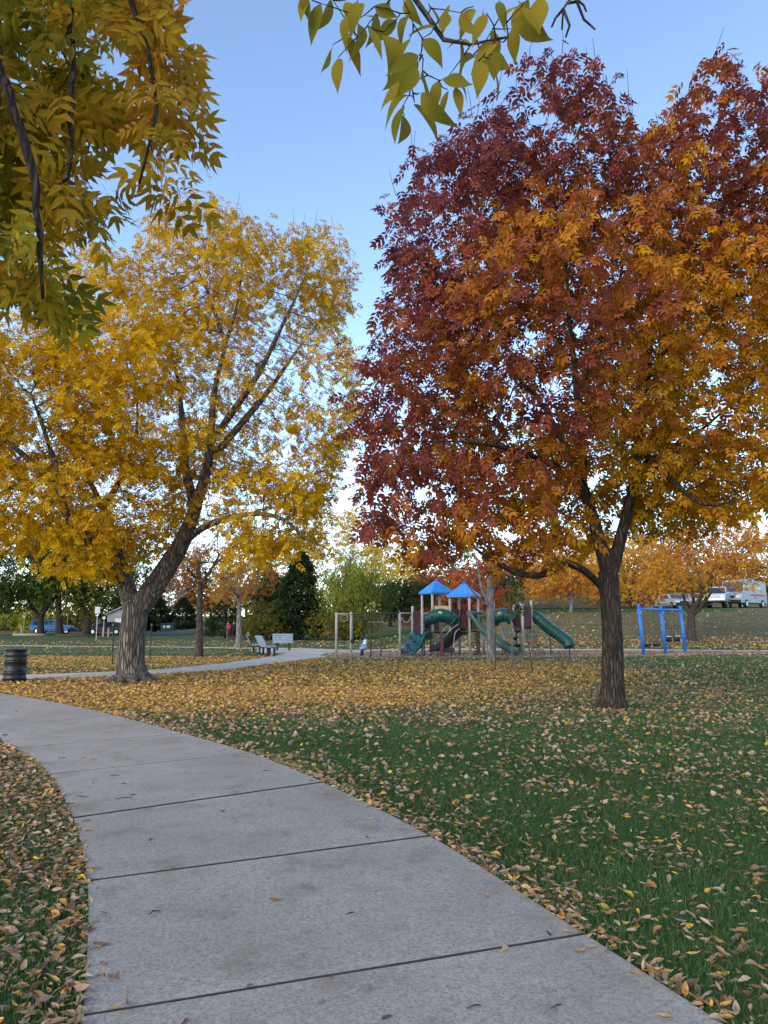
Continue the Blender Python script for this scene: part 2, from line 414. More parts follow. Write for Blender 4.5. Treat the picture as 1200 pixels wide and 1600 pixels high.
# parking road on the hill and the lot at the left
ASPH = simple("asphalt", (.06, .06, .062), .9, scale=3, bump=.3)
def road(pts, w, label):
    c = smooth_line(pts, 40); T = np.gradient(c, axis=0); T /= np.linalg.norm(T, axis=1)[:, None]; N = np.stack([T[:, 1], -T[:, 0]], 1)
    V = []
    for i in range(40):
        for k in (-.5, -.25, 0, .25, .5):
            p = c[i] + N[i] * w * k; V.append((*p, float(H(*p)) + .06))
    m = MB(); m.add(V, [(i * 5 + k, i * 5 + k + 1, i * 5 + k + 6, i * 5 + k + 5) for i in range(39) for k in range(4)])
    tag(m.build("road", ASPH), label, kind="structure")
road([(12, 76), (26, 74), (44, 74), (70, 76)], 8, "asphalt road along the top of the hill")
road([(-75, 92), (-50, 94), (-38, 94.5), (-24, 96)], 9, "asphalt parking lot behind the dark green trees")
# ------------------------------------------------------------------ tree machinery
def leaflet_flat(w=.2):
    return np.array([(0, 0, 0), (.42, w, .05), (1, 0, -.08), (.42, -w, .05)], float), [(0, 2, 1), (0, 3, 2)]
def leaflet_simple(w=.2):
    V = np.array([(0, 0, 0), (.4, w, .05), (1, 0, -.08), (.4, -w, .05), (.45, 0, -.02)], float)
    return V, [(0, 4, 1), (4, 2, 1), (0, 3, 4), (3, 2, 4)]
def leaflet_fine(w=.2, curl=.0, roll=.0, hi=False):
    if not hi: xs, ws = [0, .3, .66, 1.0], [.02, .95, .66, 0.0]
    else: xs, ws = [0, .06, .16, .28, .42, .56, .7, .82, .92, 1.0], [.03, .34, .70, .92, 1.0, .90, .66, .38, .15, 0.0]
    V = []; F = []
    for x, q in zip(xs, ws):
        z = -curl * (x - .3) ** 2
        V += [(x, q * w, z + .22 * q * w + roll * q * q * w), (x, 0, z), (x, -q * w, z + .22 * q * w - roll * .4 * q * w)]
    for i in range(len(xs) - 1):
        a = 3 * i
        F += [(a, a + 1, a + 4, a + 3), (a + 1, a + 2, a + 5, a + 4)]
    return np.array(V), F
def compound(pairs=3, fine=False, w=.2, ll=.42, stem=False):
    """pinnate leaf of length about 1 along +x; returns verts, tris, quads, leaflet id"""
    V, T, Q, ID = [], [], [], []; n = 0; k = 0
    spots = [(.30 + .5 * i / max(1, pairs - 1), s) for i in range(pairs) for s in (1, -1)] + [(.82, 0)]
    for x, s in spots:
        lv, lf = leaflet_fine(w, .25) if fine is True else leaflet_flat(w) if fine == 'flat' else leaflet_simple(w)
        a = s * 1.0 - s * .25 * x; L = ll * (1.0 if s else 1.1) * (1 - .15 * abs(x - .55)); c, q = math.cos(a), math.sin(a)
        P = lv * L; P = np.stack([P[:, 0] * c - P[:, 1] * q, P[:, 0] * q + P[:, 1] * c, P[:, 2] - .12 * np.abs(P[:, 0]) * abs(s)], 1) + np.array([x, 0, -.14 * x * x])
        P[:, 2] -= .10 * P[:, 0] ** 2
        V.append(P); ID += [k] * len(P); k += 1
        for f in lf: (T if len(f) == 3 else Q).append([i + n for i in f])
        n += len(P)
    if stem:
        P = np.array([(0, .006, 0), (0, -.006, 0), (.45, .005, -.03), (.45, -.005, -.03), (.85, .003, -.12), (.85, -.003, -.12)])
        V.append(P); ID += [k] * 6; Q += [[n, n + 1, n + 3, n + 2], [n + 2, n + 3, n + 5, n + 4]]; k += 1
    return np.concatenate(V), np.array(T, int).reshape(-1, 3), np.array(Q, int).reshape(-1, 4), np.array(ID), k
def norm(a): return a / (np.linalg.norm(a, axis=-1, keepdims=True) + 1e-9)
def scatter(tmpl, P, D, Nr, S, C, jit=.12, r=None):
    """copies of a leaf template into one vertex/face set; C colour per leaf, jittered per leaflet"""
    r = r or rng
    tv, tt, tq, tid, nk = tmpl; n = len(P); k = len(tv)
    D = norm(D); side = norm(np.cross(Nr, D)); N = np.cross(D, side)
    V = P[:, None, :] + S[:, None, None] * (tv[None, :, 0, None] * D[:, None] + tv[None, :, 1, None] * side[:, None] + tv[None, :, 2, None] * N[:, None])
    off = (np.arange(n) * k)[:, None, None]
    lc = C[:, None, :] * (1 + r.uniform(-jit, jit, (n, nk, 1))) * (1 + r.uniform(-jit * .4, jit * .4, (n, nk, 3)))
    return V.reshape(-1, 3), (tt[None] + off).reshape(-1, 3), (tq[None] + off).reshape(-1, 4), np.clip(lc[:, tid], 0, 1).reshape(-1, 3)
def leaf_part(name, tmpl, P, D, Nr, S, C, mat, parent, loc, jit=.12):
    V, T, Q, c = scatter(tmpl, P - np.asarray(loc), D, Nr, S, C, jit)
    return tag(link_obj(name, mesh_np(name, V, [T, Q], tint=c), parent, mat), kind="stuff")

def grow(seeds, A, step, infl, kill, iters, r, up=.0, maxch=3):
    """space colonisation from seed polylines [(points, radii, parent_seed, parent_index)]; returns pos, parent, fixed radius"""
    pos, par, fix = [], [], []; first = []
    for pts, rad, ps, pi in seeds:
        first.append(len(pos)); base = -1 if ps is None else first[ps] + pi
        for i, p in enumerate(pts):
            pos.append(p); par.append(base if i == 0 else len(pos) - 2); fix.append(rad[i])
    pos = [np.asarray(p, float) for p in pos]; nch = [0] * len(pos)
    for p in par:
        if p >= 0: nch[p] += 1
    A = np.asarray(A); alive = np.ones(len(A), bool); P = np.array(pos)
    nd = np.full(len(A), 1e9); ni = np.zeros(len(A), int)
    def upd(new, start):
        nonlocal nd, ni
        for c in range(0, len(new), 256):
            d = np.linalg.norm(A[:, None] - new[None, c:c + 256], axis=2); j = d.argmin(1); dm = d[np.arange(len(A)), j]
            b = dm < nd; nd[b] = dm[b]; ni[b] = start + c + j[b]
    upd(P, 0)
    for it in range(iters):
        alive &= nd > kill; act = alive & (nd < infl)
        if not act.any():
            if not alive.any(): break
            k = np.where(alive)[0]; act = np.zeros_like(alive); act[k[np.argsort(nd[k])[:20]]] = True
        src = ni[act]; dirs = norm(A[act] - P[src]); acc = {}
        for s, d in zip(src, dirs): acc[s] = acc.get(s, 0) + d
        new = []; npar = []
        for s, d in acc.items():
            if nch[s] >= maxch: continue
            d = norm(d) + r.normal(0, .18, 3) + np.array([0, 0, up]); d = norm(d); new.append(P[s] + d * step); npar.append(s); nch[s] += 1
        if not new: break
        new = np.array(new); start = len(P); P = np.vstack([P, new]); par += npar; nch += [0] * len(new); fix += [0] * len(new)
        upd(new, start)
    return P, np.array(par), np.array(fix, float)

def radii(P, par, fix, tip=.006, e=2.4):
    n = len(P); r = np.zeros(n); acc = np.zeros(n); ch = np.zeros(n, int)
    order = np.argsort(-depth_of(par))
    for i in order:
        r[i] = max(tip, acc[i] ** (1 / e)) if acc[i] > 0 else tip
        if fix[i] > 0: r[i] = fix[i]
        if par[i] >= 0: acc[par[i]] += r[i] ** e; ch[par[i]] += 1
    for i in order[::-1]:
        if par[i] >= 0: r[i] = min(r[i], r[par[i]] * (1.0 if fix[i] > 0 else .85))
    return r, ch
def depth_of(par):
    d = np.zeros(len(par), int)
    for i, p in enumerate(par):
        d[i] = d[p] + 1 if p >= 0 and p < i else d[i]
    for i, p in enumerate(par):
        if p >= i: d[i] = d[p] + 1
    return d
def chains(par, r):
    n = len(par); kids = [[] for _ in range(n)]; roots = []
    for i, p in enumerate(par): (kids[p] if p >= 0 else roots).append(i)
    out = []; stack = [[q] for q in roots]
    while stack:
        c = stack.pop()
        while kids[c[-1]]:
            k = sorted(kids[c[-1]], key=lambda i: -r[i])
            for o in k[1:]: stack.append([c[-1], o])
            c.append(k[0])
        out.append(c)
    return out
def wood(P, par, r, lo, hi, b):
    """tubes for the stretches whose radius is within lo..hi"""
    for c in chains(par, r):
        rr = r[c].copy(); pts = P[c]
        if len(c) > 1: rr[0] = min(rr[0], rr[1] * 1.25)
        keep = (rr >= lo) & (rr < hi); i = 0
        while i < len(c):
            if keep[i]:
                j = i
                while j + 1 < len(c) and keep[j + 1]: j += 1
                a = max(0, i - 1); q = min(len(c) - 1, j + 1) if lo > 0 else j
                if q > a:
                    R = rr[a:q + 1].copy(); R[0] = min(R[0], rr[i] * 1.15)
                    b.tube(pts[a:q + 1], R, 14 if R.max() > .12 else 8 if R.max() > .05 else 5 if R.max() > .018 else 3)
                i = j + 1
            else: i += 1
    return b
def fused(b, name, voxel):
    """melt overlapping tubes into one continuous skin"""
    me = b.mesh(name, True); o = bpy.data.objects.new(name, me); COL.objects.link(o)
    m = o.modifiers.new("r", 'REMESH'); m.mode = 'VOXEL'; m.voxel_size = voxel; m.use_smooth_shade = True
    s = o.modifiers.new("s", 'SMOOTH'); s.factor = .5; s.iterations = 3
    dg = bpy.context.evaluated_depsgraph_get(); out = bpy.data.meshes.new_from_object(o.evaluated_get(dg)); bpy.data.objects.remove(o)
    out.name = name; return out
def lobes_px(L):
    """(u, v, Y, ru_px, rv_px, ry_m) -> centres and radii in metres"""
    return [(at(u, v, Y), np.array([ru * Y / F_PX, ry, rv * Y / F_PX])) for u, v, Y, ru, rv, ry in L]
def sample_lobes(L, n, r, shell=.0):
    vol = np.array([np.prod(q) ** .8 for _, q in L]); vol /= vol.sum(); out = []
    for (c, q), k in zip(L, (vol * n).astype(int) + 1):
        d = norm(r.normal(size=(k, 3))); t = (shell + (1 - shell) * r.uniform(0, 1, k)) ** (1 / 3)
        out.append(c + d * q * t[:, None])
    return np.concatenate(out)
def poly_px(pts, Y, r0, r1=None):
    """main limb from pixels: (u, v, dy); radii in pixels"""
    return np.array([at(u, v, Y + dy) for u, v, dy in pts])
def dens(pts, rad, step):
    P = np.asarray(pts); s = np.concatenate([[0], np.cumsum(np.linalg.norm(np.diff(P, axis=0), axis=1))]); n = max(2, int(s[-1] / step) + 1)
    Q = smooth_line(P, 200); qs = np.concatenate([[0], np.cumsum(np.linalg.norm(np.diff(Q, axis=0), axis=1))]); t = np.linspace(0, qs[-1], n)
    R = np.interp(t / qs[-1], s / s[-1], rad)
    return np.stack([np.interp(t, qs, Q[:, k]) for k in range(3)], 1), R
def leaves_on(P, par, r, ch, thr, per, spread, rr, droop=(.25, .8), hang=0):
    """leaf bases and directions around thin wood"""
    idx = np.where(r <= thr)[0]; idx = np.repeat(idx, per)
    pd = norm(P[idx] - P[np.maximum(par[idx], 0)])
    ang = rr.uniform(0, 2 * PI, len(idx)); hor = np.stack([np.cos(ang), np.sin(ang), np.zeros(len(idx))], 1)
    D = norm(.5 * pd + hor * 1.0); D[:, 2] -= rr.uniform(*droop, len(idx)); D = norm(D)
    B = P[idx] + rr.normal(0, spread, (len(idx), 3))
    N = norm(np.array([0, 0, 1.0]) + rr.normal(0, .45, (len(idx), 3)))
    return B, D, N
LEAF = leaf_mat("autumn leaf", .42, .12)
T_LITE, T_FINE, T_STD, T_SMALL = None, compound(3, True, .18, .45, True), compound(3, False, .23, .44), compound(2, False, .26, .5)
T_LITE = compound(3, 'flat', .23, .44)
def single_tmpl(w=.24, fine=False):
    v, f = leaflet_fine(w, .2, 0, True) if fine else leaflet_simple(w)
    return v, np.array([q for q in f if len(q) == 3], int).reshape(-1, 3), np.array([q for q in f if len(q) == 4], int).reshape(-1, 4), np.zeros(len(v), int), 1
T_ONE = single_tmpl(.3)
BARK_OLD = bark("old furrowed bark", (.04, .032, .028), (.31, .265, .23), 15, 1.9, .05, 1.0)
BARK_DK = bark("dark bark", (.018, .014, .012), (.115, .090, .072), 19, 3.0, .03, .9)
BARK_GR = bark("grey bark", (.10, .09, .085), (.32, .30, .29), 12, 2, .03, .7)
BARK_BR = bark("brown bark", (.035, .028, .024), (.13, .105, .088), 12, 2.2, .03, .7)
def pal(t, stops):
    """colour along stops for array t in 0..1"""
    xs = [s[0] for s in stops]; return np.stack([np.interp(t, xs, [s[1][k] for s in stops]) for k in range(3)], -1)

def hero(name, label, cat, base, seeds, lobes, n_attr, step, infl, kill, leaf_fn, tmpl, size, per, thr, barkm, voxel, seed, shell=.25, thick=.05, roots=None, n_leaf_obj=0, leaf_obj_mats=None, spread=.10, droop=(.25, .8), cull=None, iters=90):
    rr = np.random.default_rng(seed)
    A = sample_lobes(lobes, n_attr, rr, shell)
    P, par, fix = grow(seeds, A, step, infl, kill, iters, rr, .04)
    r, ch = radii(P, par, fix)
    root = empty(name, base, 0, label, cat)
    b = wood(P - np.asarray(base), par, r, thick, 9, MB())
    if roots:
        for pts, R in roots: b.tube(pts, R, 10)
    me = fused(b, "trunk", voxel); link_obj("trunk", me, root, barkm)
    me.polygons.foreach_set("use_smooth", [True] * len(me.polygons))
    tw = wood(P - np.asarray(base), par, r, 0, thick, MB())
    tips = np.where((ch == 0) & (P[:, 2] > np.percentile(P[:, 2], 82)))[0]              # bare shoots standing above the crown
    for i in rr.choice(tips, min(150, len(tips)), replace=False):
        L = rr.uniform(.25, .85); e = P[i] - base + np.array([rr.normal(0, .12) * L, rr.normal(0, .12) * L, L]); tw.tube([P[i] - base, (P[i] - base + e) / 2 + rr.normal(0, .015, 3), e], [.007, .006, .004], 3)
    tag(link_obj("twigs", tw.mesh("twigs", True), root, barkm), kind="stuff")
    B, D, N = leaves_on(P, par, r, ch, thr, per, spread, rr, droop)
    if cull is not None:
        k = cull(B, rr); B, D, N = B[k], D[k], N[k]
    S = size * rr.uniform(.75, 1.2, len(B)); C = leaf_fn(B, rr)
    if n_leaf_obj:                                         # the leaves that show largest are parts of their own
        dist = np.linalg.norm(B - np.array([0, 0, CAM_H]), axis=1)
        big = np.argsort(dist / S)[:n_leaf_obj * 3]; big = rr.choice(big, n_leaf_obj, replace=False)
        rest = np.setdiff1d(np.arange(len(B)), big)
        single_leaves(root, base, tmpl, B[big], D[big], N[big], S[big], C[big], leaf_obj_mats)
        B, D, N, S, C = B[rest], D[rest], N[rest], S[rest], C[rest]
    leaf_part("foliage", tmpl, B, D, N, S, C, LEAF, root, base)
    print(name, "nodes", len(P), "leaves", len(B)); return root, P, r
def single_leaves(root, base, tmpl, B, D, N, S, C, tag_name="leaf"):
    tv, tt, tq, tid, nk = tmpl; key = id(tmpl)
    lib = []
    lab = (C * 6).round().astype(int); u, inv = np.unique(lab, axis=0, return_inverse=True); inv = inv.ravel()
    for j in range(len(u)):
        c = C[inv == j].mean(0); lc = np.clip(c[None] * (1 + rng.uniform(-.12, .12, (nk, 1))), 0, 1)[tid]
        me = mesh_np("leaf", tv, [tt, tq], smooth=len(tv) > 20 and nk == 1, tint=lc); me.materials.append(LEAF); lib.append(me)
    D = norm(D); side = norm(np.cross(N, D)); Nn = np.cross(D, side)
    for i in range(len(B)):
        o = bpy.data.objects.new("leaf", lib[inv[i]]); COL.objects.link(o); o.parent = root
        M = np.eye(4); M[:3, 0] = D[i] * S[i]; M[:3, 1] = side[i] * S[i]; M[:3, 2] = Nn[i] * S[i]; M[:3, 3] = B[i] - np.asarray(base)
        o.matrix_local = Matrix(M.tolist())

# ------------------------------------------------------------------ the red and orange ash on the lawn
gx, gy = ground_at(957, 1109); YR = gy
def RS(pts, rad, ps=None, pi=0, Y=YR, st=.28):
    k = np.ones(len(rad)) if ps is None else np.interp(np.linspace(0, 1, len(rad)), [0, .35, 1], [1, .85, .28])
    p, q = dens([at(u, v, Y + d) for u, v, d in pts], [x * Y / F_PX * w for x, w in zip(rad, k)], st); return (p, q, ps, pi)
seeds = [RS([(957, 1115, 0), (957, 1080, 0), (957, 1000, 0), (953, 930, 0), (950, 893, 0)], [24, 18, 15.8, 15.8, 16.5])]
nT = len(seeds[0][0]) - 1
seeds += [RS([(949, 893, 0), (930, 820, .1), (908, 752, .2), (880, 690, .5), (845, 630, .9), (800, 580, 1.2), (765, 520, 1.4)], [11.5, 10.5, 9.5, 8, 6.5, 5, 3], 0, nT),
          RS([(957, 890, 0), (975, 820, -.1), (992, 745, -.2), (1004, 660, -.3), (1015, 560, -.5), (1030, 450, -.6)], [11, 9.5, 9, 7.5, 6, 4], 0, nT),
          RS([(938, 915, 0), (915, 893, -.4), (885, 880, -.8), (862, 893, -1.1), (835, 900, -1.3), (800, 892, -1.5), (757, 868, -1.7)], [6.5, 6.5, 7, 8, 9.5, 11, 11], 0, nT - 1)]
seeds += [RS([(912, 760, .2), (908, 690, 0), (900, 600, -.3), (890, 500, -.7), (884, 400, -.9), (880, 300, -1)], [9, 8.5, 7, 6, 4, 2.5], 1, len(seeds[1][0]) // 3),
          RS([(996, 730, -.2), (1050, 700, .4), (1110, 660, 1.0), (1170, 600, 1.5)], [7, 5.5, 4, 3], 2, len(seeds[2][0]) // 2),
          RS([(900, 745, .2), (850, 720, -.8), (790, 700, -1.8), (720, 690, -2.6), (640, 690, -3.0)], [6.5, 5.5, 4.5, 3.5, 2.5], 1, len(seeds[1][0]) // 3),
          RS([(998, 700, -.2), (1060, 760, -1.4), (1110, 790, -2.2), (1180, 770, -2.6)], [6, 5, 4, 2.5], 2, len(seeds[2][0]) // 2),
          RS([(1010, 600, -.4), (1080, 480, -.2), (1120, 380, 0), (1140, 260, .2)], [6, 5, 4, 2.5], 2, int(len(seeds[2][0]) * .7))]
seeds += [RS([(903, 620, -.2), (960, 470, -.5), (985, 340, -.4)], [5, 4, 2.5], 4, len(seeds[4][0]) // 3)]
lobes = lobes_px([(745, 370, YR, 165, 190, 2.6), (655, 600, YR, 120, 165, 2.4), (840, 270, YR, 150, 145, 2.8), (1110, 280, YR, 150, 170, 2.8), (1120, 560, YR, 210, 230, 3.2),
                  (850, 560, YR - .3, 240, 230, 3.6), (660, 780, YR - .6, 115, 95, 2.2), (790, 800, YR - 1.2, 130, 75, 1.8), (680, 820, YR - .8, 95, 55, 1.6), (1130, 740, YR - .4, 170, 75, 2.4), (950, 720, YR + 1.8, 170, 90, 1.5), (900, 800, YR + 1.6, 150, 55, 1.3), (1060, 780, YR + 1.2, 120, 55, 1.5), (980, 420, YR, 160, 230, 3.0), (1230, 420, YR, 120, 260, 2.8)])
YEL, ORG, RED, PUR = (.56, .32, .016), (.52, .235, .012), (.27, .068, .036), (.175, .048, .058)
rc = at(930, 560, YR)
def red_leaf(B, r):
    d = (B - rc) / np.array([4.6, 4.2, 5.0]); out = np.linalg.norm(d, axis=1)
    s = .34 * out - .30 * d[:, 0] + .36 * d[:, 2] + .34 * wob(B[:, 0], B[:, 1], B[:, 2], .9, 11) + .16 * wob(B[:, 0], B[:, 1], B[:, 2], 2.4, 12) + r.normal(0, .13, len(B)) - .02
    s = np.where(d[:, 2] < -.55, s + .02, s)
    return pal(np.clip(s + .18, 0, 1), [(0, YEL), (.22, ORG), (.42, (.41, .145, .018)), (.62, RED), (.95, PUR)])
def red_cull(B, r):
    keep = np.ones(len(B), bool)
    for u, v, ru, rv, k in ((555, 560, 26, 40, .8), (620, 700, 20, 18, .6), (905, 290, 30, 25, .5), (1150, 620, 30, 22, .6)):
        c = at(u, v, YR); q = np.hypot((B[:, 0] - c[0]) / (ru * YR / F_PX), (B[:, 2] - c[2]) / (rv * YR / F_PX)); keep &= ~((q < 1) & (r.uniform(0, 1, len(B)) < k))
    return keep
ga = np.linspace(0, 2 * PI, 8)[:-1]
roots = [([(.07 * math.cos(a), .07 * math.sin(a), .35), (.17 * math.cos(a), .17 * math.sin(a), .08), (.33 * math.cos(a), .33 * math.sin(a), -.03)], [.13, .10, .05]) for a in ga + .3]
red_root, _, _ = hero("ash_tree", "large ash tree with dense red and orange leaves and dark trunk on lawn", "tree", (gx, gy, 0), seeds, lobes, 5200, .24, 1.3, .27, red_leaf, T_STD, .30, 4, .012, BARK_DK, .028, 21, .2, .045, roots, 300, None, .10, (.3, 1.0), red_cull)

# ------------------------------------------------------------------ the big yellow ash beside the path
gx2, gy2 = ground_at(206, 1067); YL = gy2
def LS(pts, rad, ps=None, pi=0, st=.34): return RS(pts, rad, ps, pi, YL, st)
seeds = [LS([(204, 1072, 0), (204, 1030, 0), (208, 985, 0), (213, 945, 0)], [23, 21, 19.5, 24])]
n0 = len(seeds[0][0]) - 1
seeds += [LS([(222, 945, 0), (252, 900, 0), (283, 850, 0), (303, 800, .1), (320, 745, .1), (330, 690, 0), (334, 620, -.1), (352, 540, -.2), (372, 470, -.2), (380, 390, 0)], [18, 17, 15, 12.5, 11, 10, 9, 7.5, 6, 3.5], 0, n0),
          LS([(207, 950, 0), (194, 905, .3), (184, 868, .5), (168, 812, .8), (140, 752, 1.2), (118, 715, 1.5), (90, 660, 2)], [15, 13, 10.5, 9, 8, 7, 4], 0, n0),
          LS([(196, 915, .1), (160, 872, -.5), (122, 825, -1.0), (98, 790, -1.4), (88, 735, -1.5), (70, 675, -1.8), (48, 615, -2)], [10, 9.5, 9, 8.5, 8, 7.5, 5], 0, n0)]
seeds += [LS([(100, 793, -1.4), (60, 772, -1.8), (0, 757, -2.2), (-50, 745, -2.4)], [5, 4.5, 4, 3], 3, len(seeds[3][0]) // 2),
          LS([(94, 770, -1.4), (50, 722, -1.6), (0, 682, -1.9), (-50, 640, -2)], [6, 6, 5, 3.5], 3, int(len(seeds[3][0]) * .6)),
          LS([(284, 850, 0), (318, 824, -.6), (362, 808, -1.2), (410, 803, -1.7), (450, 815, -2.0), (475, 840, -2.2), (512, 858, -2.3)], [6.5, 6, 5.5, 5, 4.5, 4, 2.5], 1, int(len(seeds[1][0]) * .25)),
          LS([(328, 720, 0), (372, 668, .5), (420, 610, .9), (455, 560, 1.2), (500, 500, 1.5)], [8, 7.5, 6.5, 5, 3], 1, int(len(seeds[1][0]) * .5)),
          LS([(305, 795, .1), (290, 730, .8), (284, 650, 1.2), (275, 580, 1.4), (245, 510, 1.6)], [9, 8, 7, 5.5, 3.5], 1, int(len(seeds[1][0]) * .33)),
          LS([(330, 690, 0), (400, 590, -.9), (440, 510, -1.4), (478, 430, -1.7)], [7, 6, 5, 3], 1, int(len(seeds[1][0]) * .52)),
          LS([(160, 800, .9), (200, 720, 1.6), (215, 640, 2), (190, 540, 2.3)], [6, 5, 4, 3], 2, int(len(seeds[2][0]) * .5)),
          LS([(352, 540, -.2), (330, 470, -.5), (300, 400, -.8)], [5, 4, 2.5], 1, int(len(seeds[1][0]) * .75))]
lobes = lobes_px([(330, 420, YL, 105, 105, 3.2), (400, 470, YL, 120, 115, 3), (180, 510, YL, 130, 110, 3.6), (500, 440, YL + .6, 62, 85, 2.6), (510, 610, YL + .6, 60, 110, 2.8), (270, 620, YL, 200, 140, 4.5), (60, 640, YL, 130, 130, 4),
                  (40, 780, YL - .8, 110, 85, 3.2), (190, 780, YL - .6, 120, 90, 3.2), (420, 790, YL - .6, 100, 80, 2.8), (-90, 600, YL, 110, 170, 3.8), (470, 720, YL, 70, 90, 2.6), (130, 860, YL - 1.8, 75, 45, 1.6), (400, 850, YL - 1.6, 60, 38, 1.4)])
def yel_leaf(B, r):
    s = .5 + .3 * wob(B[:, 0], B[:, 1], B[:, 2], .7, 31) + r.normal(0, .16, len(B)) + .03 * (3.5 - B[:, 2]).clip(-3, 2) * -1
    return pal(np.clip(s, 0, 1), [(0, (.36, .19, .012)), (.3, (.55, .30, .007)), (.6, (.65, .385, .008)), (1, (.60, .42, .016))])
def yel_cull(B, r):
    c = at(430, 590, YL); q = np.hypot((B[:, 0] - c[0]) / (115 * YL / F_PX), (B[:, 2] - c[2]) / (150 * YL / F_PX))
    keep = ~((q < 1) & (r.uniform(0, 1, len(B)) < .6))
    return keep & (r.uniform(0, 1, len(B)) < np.where(B[:, 2] > 9.3, .65, .9))
ga = np.array([.1, 1.0, 2.1, 3.0, 3.9, 4.5, 5.1, 5.8]); gl = [.92, .6, .55, .95, .78, .68, .74, .88]
roots = [([(.20 * math.cos(a), .20 * math.sin(a), .42), (.32 * math.cos(a), .32 * math.sin(a), .17), (.50 * math.cos(a), .50 * math.sin(a), .07), (l * math.cos(a + .12), l * math.sin(a + .12), -.05)], [.16, .15, .12, .07]) for a, l in zip(ga, gl)]
hero("ash_tree", "large spreading ash with thinning golden yellow leaves and thick furrowed grey trunk", "tree", (gx2, gy2, 0), seeds, lobes, 6600, .26, 1.5, .25, yel_leaf, T_LITE, .245, 6, .011, BARK_OLD, .035, 22, .15, .06, roots, 300, None, .12, (.1, .9), yel_cull)

# ------------------------------------------------------------------ the ash behind the viewer whose boughs hang into view
fb = np.array([-4.4, -1.6, 0.0])
def FS(pts, rad, ps=None, pi=0, st=.12):
    p, q = dens(pts, rad, st); k = np.where(q < .045, .008, .0)[:, None]; k[0] = 0
    return (p + k * np.random.default_rng(len(p)).normal(0, 1, p.shape), q * (1 + .12 * np.random.default_rng(len(p) + 1).normal(0, 1, len(q)) * (q < .045)), ps, pi)
A4 = lambda u, v, Y: at(u, v, Y)
s0 = FS([fb + [0, 0, -.1], fb + [.05, .1, 1.2], fb + [.15, .35, 2.6], fb + [.3, .7, 3.6]], [.27, .21, .18, .15])
seeds = [s0]; e = len(s0[0]) - 1
seeds += [FS([s0[0][-1], (-3.6, .6, 4.8), (-3.0, 2.2, 5.8), (-2.5, 3.4, 6.1)], [.11, .09, .07, .05], 0, e)]
seeds += [FS([s0[0][-1], (-3.2, -.2, 4.6), (-2.0, .8, 5.3), (-.7, 1.7, 4.9), A4(560, -140, 2.35), A4(640, -10, 2.35), A4(672, 34, 2.35), A4(700, 66, 2.32), A4(748, 72, 2.3), A4(790, 62, 2.28)], [.09, .07, .055, .04, .025, .012, .009, .007, .005, .004], 0, e)]
m1 = len(seeds[1][0]) - 1
seeds += [FS([seeds[1][0][-1], A4(180, -120, 4.0), A4(205, 0, 4.0), A4(228, 80, 3.95), A4(246, 160, 3.9), A4(236, 230, 3.9), A4(215, 285, 3.9)], [.03, .024, .02, .017, .013, .009, .006], 1, m1),
          FS([seeds[1][0][-3], A4(90, -110, 4.2), A4(110, 60, 4.2), A4(113, 160, 4.0), A4(106, 280, 3.95)], [.03, .026, .022, .018, .010], 1, m1 - 2),
          FS([seeds[1][0][-6], A4(-60, -60, 4.1), A4(0, 105, 3.75), A4(28, 190, 3.7), A4(52, 270, 3.7), A4(62, 370, 3.7), A4(66, 470, 3.75)], [.04, .036, .032, .028, .024, .017, .009], 1, m1 - 5)]
m2 = len(seeds[2][0])
lobes = lobes_px([(q[0], q[1], q[2] + .3, q[3] * .94, q[4] * .96, q[5]) for q in [(110, 60, 4.3, 120, 130, .9), (252, 130, 4.0, 70, 125, .55), (60, 230, 4.2, 100, 110, .8), (240, 270, 3.9, 62, 48, .4), (45, 415, 4.0, 88, 85, .6), (-70, 250, 4.3, 110, 260, .9), (100, -110, 4.6, 200, 120, 1.1), (255, 30, 4.0, 62, 95, .5), (115, 320, 4.1, 55, 40, .5)]])
lobes += [(np.array([-4.2, .2, 5.6]), np.array([1.6, 1.5, 1.0])), (np.array([-2.4, 1.4, 6.2]), np.array([1.3, 1.2, .6]))]
def fore_leaf(B, r):
    s = .62 + .34 * wob(B[:, 0], B[:, 1], B[:, 2], 1.5, 41) + .22 * np.clip(B[:, 2] - 4.0, -1, .5) + r.normal(0, .13, len(B)) + .22 * (B[:, 0] + 1.5) 
    return pal(np.clip(s, 0, 1), [(0, (.09, .14, .018)), (.3, (.24, .22, .02)), (.6, (.50, .31, .02)), (1, (.54, .28, .035))])
rr = np.random.default_rng(51)
A = sample_lobes(lobes, 900, rr, .1)
P, par, fix = grow(seeds, A, .11, .7, .14, 60, rr, -.05)
r_, ch_ = radii(P, par, fix, .0028, 2.3)
oroot = empty("ash_tree", fb, 0, "ash tree whose green and yellow boughs hang down over the path", "tree")
bme = wood(P - fb, par, r_, 0, 9, MB()).mesh("trunk", True); link_obj("trunk", bme, oroot, BARK_DK)
sel = np.zeros(len(P), bool); first2 = sum(len(s[0]) for s in seeds[:2]); sel[first2:first2 + m2] = True
thin = np.where((r_ < .0062) & ~sel)[0]
idx = np.repeat(thin, 4); ang = rr.uniform(0, 2 * PI, len(idx))
D = np.stack([np.cos(ang), np.sin(ang) * .8, -rr.uniform(-.1, 2.2, len(idx))], 1)
B = P[idx] + rr.normal(0, .05, (len(idx), 3)); N = norm(np.array([0, -.4, .6]) + rr.normal(0, .7, (len(idx), 3)))
ok = rr.uniform(0, 1, len(B)) < .9; B, D, N = B[ok], D[ok], N[ok]
S = .25 * rr.uniform(.65, 1.2, len(B)); C = fore_leaf(B, rr)
